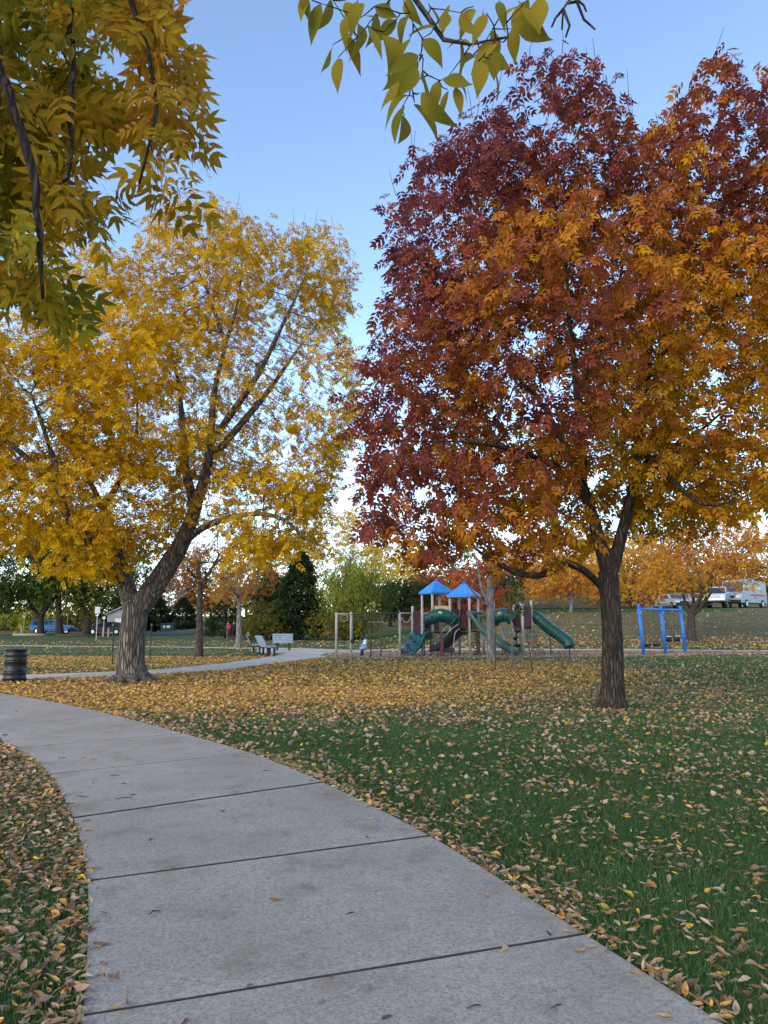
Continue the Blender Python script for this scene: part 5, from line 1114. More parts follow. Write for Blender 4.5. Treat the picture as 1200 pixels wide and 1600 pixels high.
# ------------------------------------------------------------------ vehicles
GLASS = simple("car glass", (.02, .028, .035), .08, 0, .1, 2, 0, .6); TYRE = simple("tyre", (.014, .014, .014), .8); RIM = simple("rim alloy", (.45, .45, .46), .3, .8, .1, 5, 0)
LAMP = simple("head lamp", (.7, .72, .72), .12, 0, .1, 5, 0); TAIL = simple("tail lamp", (.35, .015, .012), .2, 0, .1, 5, 0); DARKTR = simple("dark trim", (.02, .02, .022), .6)
def paint(name, col): return simple(name, col, .35, 0, .06, 1, 0, .3)
def car(x, y, rz, label, cat, mat, L, Wd, sill, belt, roof, prof, wheels, wr, wins, grille=False, extra=None):
    """prof: side outline of the cabin (x, z); the nose is toward +x. wins: list of side window polygons"""
    root = empty("parked_" + cat, (x, y, float(H(x, y)) + .07), rz, label, cat); h = Wd / 2
    low = [(-L / 2, sill), (-L / 2 + .02, belt - .12), (-L / 2 + .1, belt), (L / 2 - 1.0 if not grille else L / 2 - .2, belt), (L / 2 - .12, belt - .12 if not grille else belt - .05), (L / 2, belt - .35), (L / 2, sill)]
    out = []                                                              # lower edge with wheel arches
    for wx in sorted(wheels, reverse=True):
        for a in np.linspace(0, PI, 9): out.append((wx + (wr + .06) * math.cos(a), max(sill, wr * .9 + (wr + .06) * math.sin(a) * .95)))
    m = MB(); rings = []
    pl = low + out
    for yy, sc in ((-h + .0, 0), (-h + .05, .03), (h - .05, .03), (h, 0)):
        rings.append([(px_, yy * (1.0 if 0 else 1), pz_ + (0.0 if abs(yy) == h else .0)) for px_, pz_ in pl])
    n = len(pl); V = [p for r in (rings[0], rings[3]) for p in r]
    m.add(V, [(i, (i + 1) % n, n + (i + 1) % n, n + i) for i in range(n)] + [tuple(range(n))[::-1], tuple(range(n, 2 * n))]); m.build("body", mat, root, bevel=.035)
    k = len(prof); tap = lambda z: (h - .03) * (1 - .16 * max(0, (z - belt) / (roof - belt)))
    m = MB(); m.add([(px_, -tap(pz_), pz_) for px_, pz_ in prof] + [(px_, tap(pz_), pz_) for px_, pz_ in prof], [(i, (i + 1) % k, k + (i + 1) % k, k + i) for i in range(k)] + [tuple(range(k))[::-1], tuple(range(k, 2 * k))]); m.build("cabin", mat, root, bevel=.03)
    for w in wins:
        for s in (-1, 1):
            q = len(w); m = MB(); f = lambda z: (tap(z) + .008) * s; g = lambda z: (tap(z) - .03) * s
            m.add([(a, f(b), b) for a, b in w] + [(a, g(b), b) for a, b in w], [(i, (i + 1) % q, q + (i + 1) % q, q + i) for i in range(q)] + [tuple(range(q)), tuple(range(q, 2 * q))[::-1]]); m.build("window", GLASS, root)
    # screens
    top = [p for p in prof if p[1] > roof - .12]; fx = max(top); fr = max(prof); bx_ = min(top); br = min(prof)
    for (t, b_, nm, s) in ((fx, fr, "windscreen", 1), (bx_, br, "rear_window", -1)):
        a, c = np.array(t), np.array(b_); p0 = a + (c - a) * .08; p1 = a + (c - a) * .92; o = .012 * s
        m = MB(); m.add([(p0[0] + o, -tap(p0[1]) * .9, p0[1] + .008), (p0[0] + o, tap(p0[1]) * .9, p0[1] + .008), (p1[0] + o, tap(p1[1]) * .92, p1[1] + .008), (p1[0] + o, -tap(p1[1]) * .92, p1[1] + .008)] + [(p0[0] - o * 2, -tap(p0[1]) * .9, p0[1] - .01), (p0[0] - o * 2, tap(p0[1]) * .9, p0[1] - .01), (p1[0] - o * 2, tap(p1[1]) * .92, p1[1] - .01), (p1[0] - o * 2, -tap(p1[1]) * .92, p1[1] - .01)], [(0, 1, 2, 3), (7, 6, 5, 4), (0, 4, 5, 1), (1, 5, 6, 2), (2, 6, 7, 3), (3, 7, 4, 0)]); m.build(nm, GLASS, root)
    Ry = np.array([[1, 0, 0], [0, 0, 1], [0, -1, 0.]])
    for wx in wheels:
        for s in (-1, 1):
            w = empty("wheel", (wx, s * (h - .11), wr)); w.parent = root
            one('lathe', [(wr * .6, -.10), (wr * .95, -.10), (wr, -.06), (wr, .06), (wr * .95, .10), (wr * .6, .10)], 24, (0, 0, 0), Ry).build("tyre", TYRE, w, True)
            one('lathe', [(wr * .62, -.105), (wr * .5, -.07), (.04, -.085), (.04, .085), (wr * .5, .07), (wr * .62, .105)], 12, (0, 0, 0), Ry).build("rim", RIM, w)
    for s in (-1, 1):
        one('box', (L / 2 - .05, s * (h - .28), belt - .30), (.16, .36, .16)).build("headlight", LAMP, root, bevel=.03)
        one('box', (-L / 2 + .02, s * (h - .14), belt - .2), (.1, .2, .3)).build("tail_light", TAIL, root, bevel=.02)
        one('box', (fr[0] - .15, s * (h + .09), belt + .10), (.12, .18, .14)).build("mirror", mat, root, bevel=.03)
        for dx in (.15, -.85): one('box', (dx, s * (h + .012), belt - .13), (.16, .03, .035)).build("door_handle", DARKTR, root)
        one('box', (0, s * (h + .008), sill + .16), (L * .42, .03, .08)).build("side_trim", DARKTR, root)
    for s, nm in ((1, "front_bumper"), (-1, "rear_bumper")): one('box', (s * (L / 2 + .04), 0, sill + .16), (.16, Wd * .98, .22)).build(nm, DARKTR if not grille else RIM, root, bevel=.04)
    one('box', (L / 2 + .03, 0, belt - .32), (.06, Wd * .5, .16 if not grille else .34)).build("grille", DARKTR if not grille else RIM, root, bevel=.01)
    if grille:
        for q in range(4): one('box', (L / 2 + .07, 0, belt - .45 + q * .085), (.03, Wd * .46, .03)).build("grille_bar", DARKTR, root)
        one('box', (L / 2 + .14, 0, sill + .16), (.02, .34, .16)).build("number_plate", WHITE_PL, root)
    if extra: extra(root, h)
    return root
xs = at(81, 990, 92)[0]
car(xs, 92, .0, "bright blue boxy off-road wagon parked behind the dark trees", "car", paint("bright blue paint", (.012, .17, .55)), 4.7, 1.85, .42, 1.08, 1.78,
    [(-2.25, 1.06), (-2.12, 1.62), (-1.95, 1.76), (.25, 1.78), (.45, 1.72), (1.05, 1.06)], (-1.42, 1.42), .38,
    [[(-2.0, 1.14), (-1.92, 1.6), (-1.1, 1.62), (-1.1, 1.14)], [(-1.0, 1.14), (-1.0, 1.62), (-.2, 1.62), (-.2, 1.14)], [(-.1, 1.14), (-.1, 1.62), (.36, 1.62), (.78, 1.14)]],
    extra=lambda r, h: [one('box', (0, s * .6, 1.84), (1.9, .04, .05)).build("roof_rail", DARKTR, r) for s in (-1, 1)])
xs = at(172, 990, 92)[0]
car(xs + .1, 90.5, PI + .1, "dark blue hatchback parked half behind the thick trunk", "car", paint("dark blue paint", (.012, .02, .04)), 4.5, 1.8, .30, .92, 1.5,
    [(-2.1, .90), (-1.75, 1.3), (-1.2, 1.46), (-.2, 1.5), (.35, 1.44), (1.45, .92)], (-1.35, 1.38), .33,
    [[(-1.5, .98), (-1.25, 1.33), (-.55, 1.38), (-.55, .98)], [(-.45, .98), (-.45, 1.38), (.25, 1.36), (.95, .98)]])
PALE = paint("pale blue white paint", (.33, .41, .50))
def bed_extra(r, h):
    m = MB(); m.box((-1.75, 0, 1.25), (2.2, h * 2 - .06, .3)); m.build("cargo_bed", PALE, r, bevel=.04)
    one('box', (.0, 0, 1.98), (.18, .9, .09)).build("roof_light_bar", DARKTR, r, bevel=.03)
car(at(1126, 950, 71)[0], 71.5, -PI / 2 - .55, "pale pickup truck with chrome grille parked on the hill", "truck", PALE, 5.4, 2.0, .52, 1.22, 1.95,
    [(-.75, 1.2), (-.68, 1.85), (-.5, 1.94), (.55, 1.95), (.75, 1.88), (1.35, 1.22)], (-1.7, 1.75), .42,
    [[(-.6, 1.3), (-.56, 1.8), (.05, 1.82), (.05, 1.3)], [(.13, 1.3), (.13, 1.82), (.62, 1.8), (1.05, 1.3)]], True, bed_extra)
car(at(1092, 948, 74)[0], 74.5, -PI / 2 - .2, "white sedan half hidden behind the orange tree on the hill", "car", paint("white paint", (.40, .42, .44)), 4.6, 1.8, .3, .95, 1.48,
    [(-1.9, .93), (-1.35, 1.36), (-1.0, 1.46), (.1, 1.48), (.5, 1.42), (1.45, .95)], (-1.35, 1.4), .33, [[(-1.3, 1.0), (-1.05, 1.34), (-.5, 1.37), (-.5, 1.0)], [(-.4, 1.0), (-.4, 1.37), (.3, 1.36), (.95, 1.0)]])
car(at(1052, 948, 76)[0], 76.0, -PI / 2 + .1, "silver car behind the blue swing frame on the hill", "car", paint("silver paint", (.33, .35, .37)), 4.5, 1.8, .3, .95, 1.5,
    [(-1.9, .93), (-1.5, 1.4), (-1.0, 1.48), (.1, 1.5), (.5, 1.44), (1.45, .95)], (-1.35, 1.4), .33, [[(-1.3, 1.0), (-1.05, 1.34), (-.5, 1.37), (-.5, 1.0)], [(-.4, 1.0), (-.4, 1.37), (.3, 1.36), (.95, 1.0)]])
def step_van():
    x = at(1170, 950, 73)[0]; y = 74.0; root = empty("parked_van", (x, y, float(H(x, y)) + .07), -PI / 2 - .85, "tall white van with red markings next to the pickup", "van"); W_ = paint("white van paint", (.27, .34, .38)); h = 1.1
    pr = [(-2.9, .45), (-2.9, 2.65), (1.5, 2.75), (2.0, 2.6), (2.25, 1.5), (2.8, 1.35), (2.95, .9), (2.95, .45)]; m = MB(); m.prism(pr, -h, h); m.build("body", W_, root, bevel=.06)
    for s in (-1, 1):
        one('box', (1.35, s * (h + .01), 1.95), (.8, .04, .7)).build("window", GLASS, root, bevel=.02); one('box', (-.6, s * (h + .01), 2.0), (1.8, .04, .5)).build("window", GLASS, root, bevel=.02)
        one('box', (-.8, s * (h + .008), 1.25), (3.4, .03, .16)).build("stripe", simple("red stripe", (.45, .05, .05), .5), root); one('box', (-.2, s * (h + .006), 1.02), (.5, .03, .12)).build("stripe", MATS["red stripe"], root)
        one('box', (2.93, s * .75, 1.05), (.1, .3, .22)).build("headlight", LAMP, root, bevel=.02)
        for wx in (-1.8, 1.9):
            w = empty("wheel", (wx, s * (h - .08), .4)); w.parent = root; Ry = np.array([[1, 0, 0], [0, 0, 1], [0, -1, 0.]]); one('lathe', [(.25, -.13), (.38, -.13), (.4, -.08), (.4, .08), (.38, .13), (.25, .13)], 22, (0, 0, 0), Ry).build("tyre", TYRE, w, True); one('lathe', [(.25, -.135), (.05, -.10), (.05, .10), (.25, .135)], 12, (0, 0, 0), Ry).build("rim", RIM, w)
    m = MB(); m.add([(2.04, -.95, 2.5), (2.04, .95, 2.5), (2.27, .95, 1.55), (2.27, -.95, 1.55), (1.98, -.95, 2.5), (1.98, .95, 2.5), (2.2, .95, 1.55), (2.2, -.95, 1.55)], [(0, 1, 2, 3), (7, 6, 5, 4), (0, 4, 5, 1), (1, 5, 6, 2), (2, 6, 7, 3), (3, 7, 4, 0)]); m.build("windscreen", GLASS, root)
    one('box', (3.0, 0, .62), (.16, 2.1, .26)).build("front_bumper", DARKTR, root, bevel=.04); one('box', (2.93, 0, 1.05), (.08, .9, .25)).build("grille", DARKTR, root)
    one('box', (-1.2, 0, 2.84), (1.0, .9, .22)).build("roof_unit", W_, root, bevel=.04)
step_van()

# ------------------------------------------------------------------ shed, waste container
def shed():
    Y = 112.; x = at(197, 985, Y)[0]; z = float(H(x, Y)); root = empty("shed", (x, Y, z), .12, "small grey shed with white door and pale gable roof", "shed"); w, d, h = 4.6, 4, 2.7
    WALLM = simple("grey siding", (.30, .29, .28), .8, 0, .1, 2, .05)
    one('box', (0, 0, h / 2), (w, d, h)).build("wall", WALLM, root)
    for k in range(13): one('box', (0, -d / 2 - .012, .15 + k * .2), (w + .02, .03, .17)).build("siding_board", WALLM, root)
    m = MB(); m.prism([(-w / 2 - .3, h - .05), (0, h + 1.15), (w / 2 + .3, h - .05), (w / 2 + .3, h + .08), (0, h + 1.3), (-w / 2 - .3, h + .08)], -d / 2 - .3, d / 2 + .3); m.build("roof", simple("pale shingle", (.34, .34, .36), .9, 0, .15, 4, .2), root)
    m = MB(); m.prism([(-w / 2, h - .03), (w / 2, h - .03), (0, h + 1.1)], -d / 2 + .01, d / 2 - .01); m.build("gable", WALLM, root)
    dr = one('box', (-.55, -d / 2 - .05, 1.05), (1.0, .06, 2.1)).build("door", simple("white door paint", (.62, .62, .6), .5), root, bevel=.01); one('box', (-.2, -d / 2 - .11, 1.0), (.06, .06, .12)).build("handle", GALV, dr)
    for sx in (-1.1, 0.0): one('box', (sx, -d / 2 - .045, 1.08), (.09, .07, 2.2)).build("door_frame", MATS["white door paint"], root)
shed()
def container():
    Y = 112.; x = at(263, 976, Y)[0]; z = float(H(x, Y)); root = empty("waste_container", (x, Y, z), .1, "dark green waste container with white labels near the conifers", "container"); G = simple("dark green steel", (.012, .055, .035), .5)
    m = MB(); m.loft([[(-.95, -.6, .12), (.95, -.6, .12), (.95, .6, .12), (-.95, .6, .12)], [(-1.0, -.75, 1.1), (1.0, -.75, 1.1), (1.0, .75, 1.25), (-1.0, .75, 1.25)]]); m.build("bin", G, root, bevel=.02)
    one('box', (0, 0, 1.24), (2.05, 1.6, .07), np.array([[1, 0, 0], [0, .995, -.1], [0, .1, .995]])).build("lid", RUBBER, root, bevel=.02)
    for sx, w_ in ((-.45, .28), (.15, .5)): one('box', (sx, -.735, .78), (w_, .05, .36)).build("notice_plate", SIGN, root)
    for sx in (-1.02, 1.02): one('box', (sx, -.1, .9), (.08, .9, .12)).build("lift_pocket", G, root)
container()

# ------------------------------------------------------------------ walkers and dog
def skin_body(name, V, E, R, parent, colour_fn, mats, sub=2):
    me = bpy.data.meshes.new(name); me.from_pydata(V, E, []); o = bpy.data.objects.new(name, me); COL.objects.link(o)
    o.modifiers.new("s", 'SKIN'); s = o.modifiers.new("u", 'SUBSURF'); s.levels = sub; s.render_levels = sub
    for i, r in enumerate(R):
        d = me.skin_vertices[0].data[i]; d.radius = (r, r) if np.isscalar(r) else r; d.use_root = i == 0
    dg = bpy.context.evaluated_depsgraph_get(); out = bpy.data.meshes.new_from_object(o.evaluated_get(dg)); bpy.data.objects.remove(o)
    for m in mats: out.materials.append(m)
    for p in out.polygons: p.use_smooth = True; p.material_index = colour_fn(p.center)
    return link_obj(name, out, parent)
SKINM = simple("skin", (.42, .25, .17), .6, 0, .08, 8, 0)
def person(x, y, rz, label, jacket, trouser, pack, seed):
    root = empty("person", (x, y, float(H(x, y))), rz, label, "person")
    V = [(0, 0, .93), (0, 0, 1.1), (0, 0, 1.30), (0, .0, 1.44), (0, .01, 1.52), (0, .03, 1.60), (0, .035, 1.70),
         (.09, 0, .90), (.10, .12, .50), (.10, .05, .09), (.10, .20, .05), (-.09, 0, .90), (-.10, -.06, .50), (-.10, -.30, .14), (-.10, -.20, .05),
         (.19, 0, 1.40), (.24, -.08, 1.14), (.24, .04, .92), (.235, .09, .84), (-.19, 0, 1.40), (-.24, .06, 1.13), (-.23, .22, .97), (-.225, .28, .91)]
    E = [(0, 1), (1, 2), (2, 3), (3, 4), (4, 5), (5, 6), (0, 7), (7, 8), (8, 9), (9, 10), (0, 11), (11, 12), (12, 13), (13, 14), (3, 15), (15, 16), (16, 17), (17, 18), (3, 19), (19, 20), (20, 21), (21, 22)]
    R = [(.15, .11), (.14, .105), (.17, .12), (.12, .09), .055, (.085, .10), (.075, .09), .10, .068, .045, .042, .10, .068, .045, .042, .062, .05, .04, .034, .062, .05, .04, .034]
    mj, mt, sh = simple("jacket " + label[:14], jacket, .8), simple("trouser " + label[:14], trouser, .85), simple("shoe", (.03, .025, .022), .6)
    def cf(c):
        if c.z > 1.49: return 3
        if abs(c.x) > .17 and c.z < .95: return 3
        if c.z < .13: return 2
        return 1 if c.z < .93 else 0
    skin_body("body", V, E, R, root, cf, [mj, mt, sh, SKINM])
    m = MB(); n = 9; rings = []
    for t in np.linspace(.0, 1, 7): a = t * PI / 2 * .98; rings.append([(.098 * math.cos(a) * math.cos(b), .02 + .118 * math.cos(a) * math.sin(b), 1.68 + .12 * math.sin(a) - (.08 if math.sin(b) < -.2 and t < .1 else 0)) for b in np.linspace(0, 2 * PI, 15)[:-1]])
    m.loft(rings); m.build("hair", simple("brown hair", (.06, .04, .028), .8), root, True)
    if pack:
        m = MB(); m.loft([[(-.15 * k, -.13, z), (.15 * k, -.13, z), (.14 * k, -.13 - .18 * k, z), (-.14 * k, -.13 - .18 * k, z)] for k, z in ((.8, 1.0), (1.05, 1.05), (1.05, 1.32), (.8, 1.45))]); m.build("backpack", simple("red nylon", (.42, .03, .04), .7), root, True, bevel=.03)
Yp = 66.0
person(at(356, 998, Yp)[0], Yp, .5, "walker with a red backpack and dark jacket heading past the slim tree", (.03, .035, .06), (.10, .055, .04), True, 1)
person(at(365, 998, Yp + .9)[0], Yp + .9, .3, "walker in all black clothes close beside the red backpack", (.012, .012, .014), (.014, .014, .016), False, 2)
def dog():
    Y = 63.; x = at(389, 998, Y)[0]; root = empty("dog", (x, Y, float(H(x, Y))), 2.2, "small tan and black dog sitting on the grass near the walkers", "dog")
    V = [(-.10, 0, .16), (.0, 0, .30), (.10, 0, .46), (.13, 0, .58), (.18, 0, .68), (.28, 0, .66), (.34, 0, .64), (.10, .08, .40), (.16, .09, .2), (.18, .09, .03), (.10, -.08, .40), (.16, -.09, .2), (.18, -.09, .03), (-.10, .12, .16), (.05, .15, .14), (-.05, .15, .04), (.06, .15, .02), (-.10, -.12, .16), (.05, -.15, .14), (-.05, -.15, .04), (.06, -.15, .02), (-.24, 0, .08), (-.40, .02, .05)]
    E = [(0, 1), (1, 2), (2, 3), (3, 4), (4, 5), (5, 6), (2, 7), (7, 8), (8, 9), (2, 10), (10, 11), (11, 12), (0, 13), (13, 14), (14, 15), (15, 16), (0, 17), (17, 18), (18, 19), (19, 20), (0, 21), (21, 22)]
    R = [.14, .14, .13, .08, .085, .05, .035, .05, .035, .03, .05, .035, .03, .08, .06, .04, .03, .08, .06, .04, .03, .04, .02]
    skin_body("body", V, E, R, root, lambda c: 0 if c.z > .47 or c.z < .12 else 1, [simple("tan fur", (.40, .25, .13), .95, 0, .2, 20, .3), simple("black fur", (.02, .016, .014), .95, 0, .2, 20, .3)])
    for s in (-1, 1): one('lathe', [(.03, 0), (.025, .05), (.004, .1)], 8, (.15, s * .06, .73)).build("ear", MATS["tan fur"], root, True)
dog()
# ------------------------------------------------------------------ grass blades and fallen leaves
rg = np.random.default_rng(91)
def off_limits(x, y, pad=0.0):
    bad = inside(PATH_POLY, x, y)
    for p in FAR_POLYS: bad |= inside(p, x, y)
    return bad | inside(BED, x, y)
def in_view(x, y, m=1.3):
    return np.abs(x) < y * .525 + m
def carpet(x, y):
    """share of the lawn under leaves: thick below the yellow ash, thinner toward the red one"""
    a = np.exp(-(((x + 4.5) / 9.0) ** 2 + ((y - 20.5) / 7.2) ** 2) ** 1.6)
    b = .85 * np.exp(-(((x - 2.5) / 6.5) ** 2 + ((y - 25) / 7.5) ** 2) ** 1.5)
    c = .75 * sm(25.5, 28, y) * (1 - sm(34, 37.5, y)) * (1 - sm(-4, 0, x))
    d = np.maximum(np.maximum(a, b), c)
    return np.clip(d * (1 + .25 * wob(x, y, 0, .9, 5)), 0, 1)
def blades(name, n, y0, y1, hgt, wid, seg, ex=1.0):
    y = np.sqrt(rg.uniform(y0 ** 2, y1 ** 2, n)); x = rg.uniform(-1, 1, n) * (y * .525 + 1.2)
    clump = .5 + .5 * wob(x, y, 0, 7, 8); k = ~off_limits(x, y) & (rg.uniform(0, 1, n) < (.35 + .65 * clump) * (1 - .55 * carpet(x, y)))
    x, y = x[k], y[k]; n = len(x); z = H(x, y)
    h = hgt * rg.uniform(.55, 1.25, n) * (.75 + .5 * (.5 + .5 * wob(x, y, 0, 2.2, 6))); a = rg.uniform(0, 2 * PI, n); w = wid * rg.uniform(.7, 1.3, n)
    lean = rg.uniform(.15, .9, n) * h; la = rg.uniform(0, 2 * PI, n); dx, dy = np.cos(a) * w / 2, np.sin(a) * w / 2; lx, ly = np.cos(la) * lean, np.sin(la) * lean
    rows = []
    if seg == 2:
        rows = [np.stack([x - dx, y - dy, z - .005], 1), np.stack([x + dx, y + dy, z - .005], 1), np.stack([x + dx * .8 + lx * .3, y + dy * .8 + ly * .3, z + h * .6], 1), np.stack([x - dx * .8 + lx * .3, y - dy * .8 + ly * .3, z + h * .6], 1), np.stack([x + lx, y + ly, z + h], 1)]
        V = np.stack(rows, 1).reshape(-1, 3); o = (np.arange(n) * 5)[:, None]; T, Q = o + np.array([[3, 2, 4]]), o + np.array([[0, 1, 2, 3]]); kk = 5
    else:
        V = np.stack([np.stack([x - dx, y - dy, z - .005], 1), np.stack([x + dx, y + dy, z - .005], 1), np.stack([x + lx, y + ly, z + h], 1)], 1).reshape(-1, 3); T = (np.arange(n) * 3)[:, None] + np.array([[0, 1, 2]]); Q = np.zeros((0, 4), int); kk = 3
    s = np.clip(.45 + .3 * wob(x, y, 0, 1.3, 7) + rg.normal(0, .2, n), 0, 1); C = pal(s, [(0, (.042, .086, .030)), (.5, (.074, .150, .048)), (.85, (.115, .205, .07)), (1, (.26, .24, .10))])
    o = link_obj(name, mesh_np(name, V, [T, Q], tint=np.repeat(C, kk, 0)), None, GRASS_M); print(name, n); return tag(o, kind="stuff")
GRASS_M = leaf_mat("grass blade", .3, .2)
tag(blades("grass", 270000, 2.0, 8.5, .046, .0056, 2), "short green lawn grass beside the path", "grass")
tag(blades("grass", 260000, 8.5, 17, .055, .011, 1), "green lawn grass around the red tree's foot", "grass")
tag(blades("grass", 130000, 17, 40, .075, .028, 1), "lawn grass running back to the play bed", "grass")

def fl_tmpl(k):
    r = np.random.default_rng(200 + k); w = r.uniform(.13, .30); nx = 5; bend = r.uniform(-.5, .5); xs = np.linspace(0, 1, nx); ws = [.08, .8, 1.0, .6, .02]; V = []; tw = r.uniform(-1.1, 1.1); cu = r.uniform(-.3, 1.0); ro = r.uniform(.1, 1.5)
    for i, (x, q) in enumerate(zip(xs, ws)):
        z = cu * (x - .45) ** 2 + .02; t = tw * (x - .5)
        for s in (1, 0, -1): V.append((x - .5, bend * ((x - .5) ** 2 - .1) + s * q * w * (1 - .35 * ro) * math.cos(t), z + abs(s) * q * w * ro * .7 + s * q * w * math.sin(t)))
    F = []
    for i in range(nx - 1):
        a = 3 * i; F += [(a, a + 1, a + 4, a + 3), (a + 1, a + 2, a + 5, a + 4)]
    V = np.array(V); V[:, 2] -= V[:, 2].min() - .01
    return V, np.zeros((0, 3), int), np.array(F), np.zeros(len(V), int), 1
FT = [fl_tmpl(k) for k in range(16)]
def flat_tmpl(k):
    r = np.random.default_rng(300 + k); w = r.uniform(.24, .36); V = np.array([(-.5, 0, .02), (-.05, w, r.uniform(.02, .3)), (.5, 0, r.uniform(.02, .35)), (-.05, -w, r.uniform(.0, .25))]); V[:, 2] -= V[:, 2].min() - .01
    return V, np.array([[0, 1, 2], [0, 2, 3]]), np.zeros((0, 4), int), np.zeros(4, int), 1
QT = [flat_tmpl(k) for k in range(6)]
TAN = [(0, (.10, .06, .045)), (.2, (.24, .15, .095)), (.45, (.42, .29, .19)), (.7, (.56, .41, .28)), (.82, (.50, .32, .16)), (.93, (.46, .19, .07)), (1, (.66, .45, .08))]
GOLD = [(0, (.20, .10, .05)), (.2, (.42, .22, .085)), (.45, (.60, .31, .09)), (.65, (.66, .44, .22)), (.85, (.70, .37, .05)), (1, (.80, .52, .08))]
pathL, pathR = EL, ER
def litter_points(n, y0, y1, dens_fn):
    y = np.sqrt(rg.uniform(y0 ** 2, y1 ** 2, n)); x = rg.uniform(-1, 1, n) * (y * .525 + 1.2); k = (rg.uniform(0, 1, n) < dens_fn(x, y)) & ~off_limits(x, y); return x[k], y[k]
def near_density(x, y):
    edge = np.minimum(seg_dist(pathL, x, y), seg_dist(pathR, x, y)); left = x < np.interp(y, EL[:, 1], EL[:, 0])
    cl = .5 + .5 * wob(x, y, 0, 3.2, 15); c2 = .5 + .5 * wob(x, y, 0, 8, 16)
    d = .085 + .75 * cl ** 2 * c2 ** 1.5 + .9 * np.exp(-(edge / .10) ** 2) + .25 * np.exp(-(edge / .5) ** 2) + np.where(left, .62 * (.5 + .8 * cl), 0) + .9 * carpet(x, y)
    green = np.exp(-(((x - .3) / 2.6) ** 2 + ((y - 10.2) / 1.9) ** 2)); return np.clip(d * (1 - .55 * green), 0, 1)
def colours(x, y, n):
    c = carpet(x, y); t = np.clip(rg.uniform(0, 1, n) ** .9, 0, 1); a, b = pal(t, TAN), pal(t, GOLD); k = (rg.uniform(0, 1, n) < sm(.15, .6, c) * .9 + .08 + .35 * sm(42, 45, y))[:, None]; return np.where(k, b, a)
def lay(x, y, T, size, lift):
    n = len(x); a = rg.uniform(0, 2 * PI, n); D = np.stack([np.cos(a), np.sin(a), rg.normal(0, .3, n)], 1); N = norm(np.array([0, 0, 1.]) * np.where(rg.uniform(0, 1, (n, 1)) < .75, 1, -1) + rg.normal(0, .5, (n, 3))); P = np.stack([x, y, H(x, y) + lift], 1); S = size * rg.uniform(.4, 1.35, n); return P, D, N, S
LITTER = leaf_mat("fallen leaf", .2, .2)
def litter(name, x, y, T, size, lift, label):
    P, D, N, S = lay(x, y, T, size, lift); C = colours(x, y, len(x)); k = rg.integers(0, len(T), len(x)); Vs, Ts, Qs, Cs = [], [], [], []; o = 0
    for j in range(len(T)):
        q = k == j; V, t, f, c = scatter(T[j], P[q], D[q], N[q], S[q], C[q], .05); Vs.append(V); Cs.append(c); Ts.append(t + o); Qs.append(f + o); o += len(V)
    ob = link_obj(name, mesh_np(name, np.concatenate(Vs), [np.concatenate(Ts), np.concatenate(Qs)], tint=np.concatenate(Cs)), None, LITTER); print(name, len(x)); return tag(ob, label, "leaves", None, "stuff")
# nearest leaves are things of their own, the rest is litter
x1, y1 = litter_points(62000, 2.2, 9.5, near_density)
SINGLE = []
def single_litter(P, D, N, S, C, label, group, mat_name="fallen leaf"):
    lab = (C * 7).round().astype(int); u, inv = np.unique(lab, axis=0, return_inverse=True); inv = inv.ravel(); lib = {}
    D = norm(D); side = norm(np.cross(N, D)); Nn = np.cross(D, side)
    for i in range(len(P)):
        key = (inv[i], i % len(FT))
        if key not in lib:
            tv, tt, tq, tid, nk = FT[key[1]]; me = mesh_np("fallen_leaf", tv, [tq], tint=np.repeat(C[inv == key[0]].mean(0)[None], len(tv), 0)); me.materials.append(LITTER); lib[key] = me
        o = bpy.data.objects.new("fallen_leaf", lib[key]); COL.objects.link(o); c = C[i]; g = c[1] / c[0]
        look = "bright yellow" if g > .6 and c[0] > .58 else "rusty orange" if g < .56 and c[0] > .36 else "dark brown" if c[0] < .2 else "pale tan" if c[0] > .45 else "dull brown"
        tag(o, look + " " + label, "leaf", look + " " + group)
        M = np.eye(4); M[:3, 0] = D[i] * S[i]; M[:3, 1] = side[i] * S[i]; M[:3, 2] = Nn[i] * S[i]; M[:3, 3] = P[i]; o.matrix_world = Matrix(M.tolist())
# on the concrete
n = 1300; yy = 2.5 + 11.5 * rg.uniform(0, 1, n) ** 1.5; xx = rg.uniform(-1, 1, n) * (yy * .525 + .6); k = inside(PATH_POLY, xx, yy); xx, yy = xx[k], yy[k]
ed = np.minimum(seg_dist(pathL, xx, yy), seg_dist(pathR, xx, yy)); k = rg.uniform(0, 1, len(xx)) < .15 + .85 * np.exp(-(ed / .14) ** 2); xx, yy = xx[k][:170], yy[k][:170]
P, D, N, S = lay(xx, yy, FT, .068, .030); D[:, 2] *= .25; N = norm(N * [.35, .35, 1]); N[:, 2] = np.abs(N[:, 2])
single_litter(P, D, N, S, pal(rg.uniform(0, 1, len(xx)), TAN), "curled leaf lying loose on the concrete path", "leaves lying on the concrete path")
vis = (np.abs(x1) < y1 * .515) ; d1 = np.where(vis, np.hypot(x1, y1), 99); near = np.argsort(d1)[:520]; near = rg.choice(near, 190, replace=False); rest = np.setdiff1d(np.arange(len(x1)), near)
left = x1[near] < np.interp(y1[near], EL[:, 1], EL[:, 0])
for q, lab, gr in ((left, "leaf on the grass strip across the path from the red ash", "leaves on the grass strip"), (~left, "leaf on the lawn between path and red ash", "leaves on the lawn by the path")):
    j = near[q]; P, D, N, S = lay(x1[j], y1[j], FT, .076, .03); single_litter(P, D, N, S, colours(x1[j], y1[j], len(j)), lab, gr)
ei = rg.integers(0, len(ER) - 1, 1500); et = rg.uniform(0, 1, 1500)[:, None]; right = rg.uniform(0, 1, 1500) < .62                     # leaves caught along both edges of the slabs
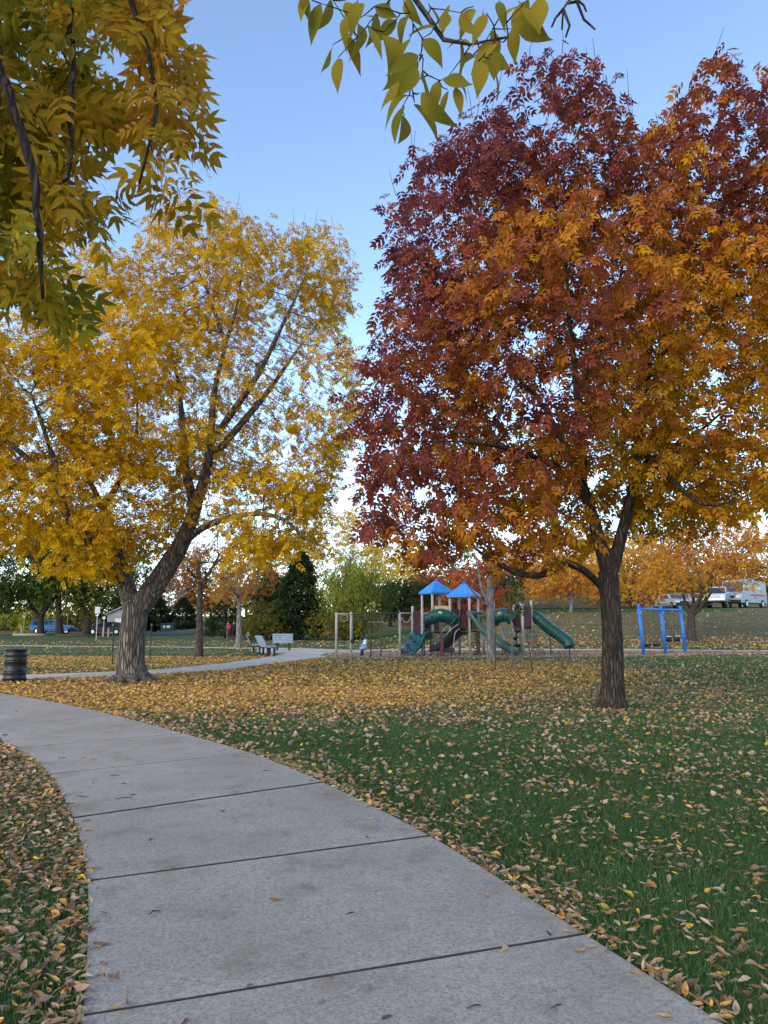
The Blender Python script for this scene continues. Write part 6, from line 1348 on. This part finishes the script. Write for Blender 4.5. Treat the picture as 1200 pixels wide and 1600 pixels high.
ep = np.where(right[:, None], ER[ei] + (ER[ei + 1] - ER[ei]) * et, EL[ei] + (EL[ei + 1] - EL[ei]) * et); eo = (ER[ei] - EL[ei]); eo /= np.linalg.norm(eo, axis=1)[:, None]; ep = ep + eo * (np.where(right, 1, -1) * rg.normal(.035, .035, 1500))[:, None]
ep = ep[(ep[:, 1] > 2) & (ep[:, 1] < 15)]; litter("fallen_leaves", ep[:, 0], ep[:, 1], FT, .064, rg.uniform(.028, .05, len(ep)), "brown and orange leaves caught along the edges of the path")
ra = rest[y1[rest] < 6.8]; rb = rest[y1[rest] >= 6.8]
litter("fallen_leaves", x1[ra], y1[ra], FT, .064, rg.uniform(.004, .042, len(ra)), "tan and brown leaves strewn thickly beside the path slabs")
litter("fallen_leaves", x1[rb], y1[rb], QT, .066, rg.uniform(.006, .042, len(rb)), "tan leaves strewn over the lawn before the red ash")
def mid_density(x, y):
    return np.clip(.07 + .42 * (.5 + .5 * wob(x, y, 0, 2.5, 18)) ** 2 + .9 * carpet(x, y) + .6 * np.exp(-(np.minimum(seg_dist(pathL, x, y), seg_dist(pathR, x, y)) / .2) ** 2), 0, 1) * (1 - .6 * np.exp(-(((x - .3) / 2.6) ** 2 + ((y - 10.2) / 1.9) ** 2)))
x2, y2 = litter_points(105000, 9.5, 19, mid_density); litter("fallen_leaves", x2, y2, QT, .076, rg.uniform(.01, .05, len(x2)), "golden leaves carpeting the lawn under the yellow ash")
x3, y3 = litter_points(100000, 19, 36, lambda x, y: np.clip(.12 + .95 * carpet(x, y), 0, 1)); litter("fallen_leaves", x3, y3, QT, .095, rg.uniform(.01, .06, len(x3)), "golden leaves spread beyond the yellow ash")
x4, y4 = litter_points(52000, 36, 66, lambda x, y: .10 + .08 * sm(48, 54, y) * sm(2, 9, x) + .85 * sm(44.5, 46, y) * (1 - sm(49, 54, y)) * sm(-2, 5, x)); litter("fallen_leaves", x4, y4, QT, .16, rg.uniform(.02, .06, len(x4)), "scattered leaves on the grass beyond the play bed")

# leaves blown onto the play bed
xb = rg.uniform(-3, 21, 5200); yb = rg.uniform(34.8, 43, 5200); kb = inside(BED, xb, yb); xb, yb = xb[kb], yb[kb]; litter("fallen_leaves", xb, yb, QT, .13, .035, "orange leaves blown over the wood chip play bed")

# bare soil round the red ash, twigs on the path
rs = np.random.default_rng(17); an = np.linspace(0, 2 * PI, 41)[:-1]; m = MB(); rad = .62 + .14 * np.sin(3 * an + 1) + .08 * np.sin(7 * an)
m.loft([[(gx + k * q * math.cos(a) * 1.15, gy + k * q * math.sin(a) * .9, z) for a, q in zip(an, rad)] for k, z in ((1, .006), (.7, .022), (.2, .03))]); tag(m.build("bare_soil", simple("bare soil", (.075, .055, .038), .95, 0, .35, 14, .6)), "bare brown soil ring at the red ash's foot", kind="structure")
for i, (u, v, du, dv) in enumerate([(90, 1190, 14, -1), (118, 1250, 20, 2), (100, 1264, 16, -2), (180, 1255, 26, -3), (170, 1218, 16, -1), (410, 1210, 12, 0), (232, 1440, 18, -6), (540, 1440, 14, -4), (860, 1590, 18, -6), (730, 1590, 22, -5)]):
    a, b = ground_at(u, v), ground_at(u + du, v + dv); o = MB(); o.tube([(*a, .036), (*((a + b) / 2 + rs.normal(0, .006, 2)), .042), (*b, .036)], [.0025, .004, .002], 5)
    tag(o.build("twig", BARK_BR, None, True), "short dark twig lying on the concrete path", "twig", "twigs on the concrete path")
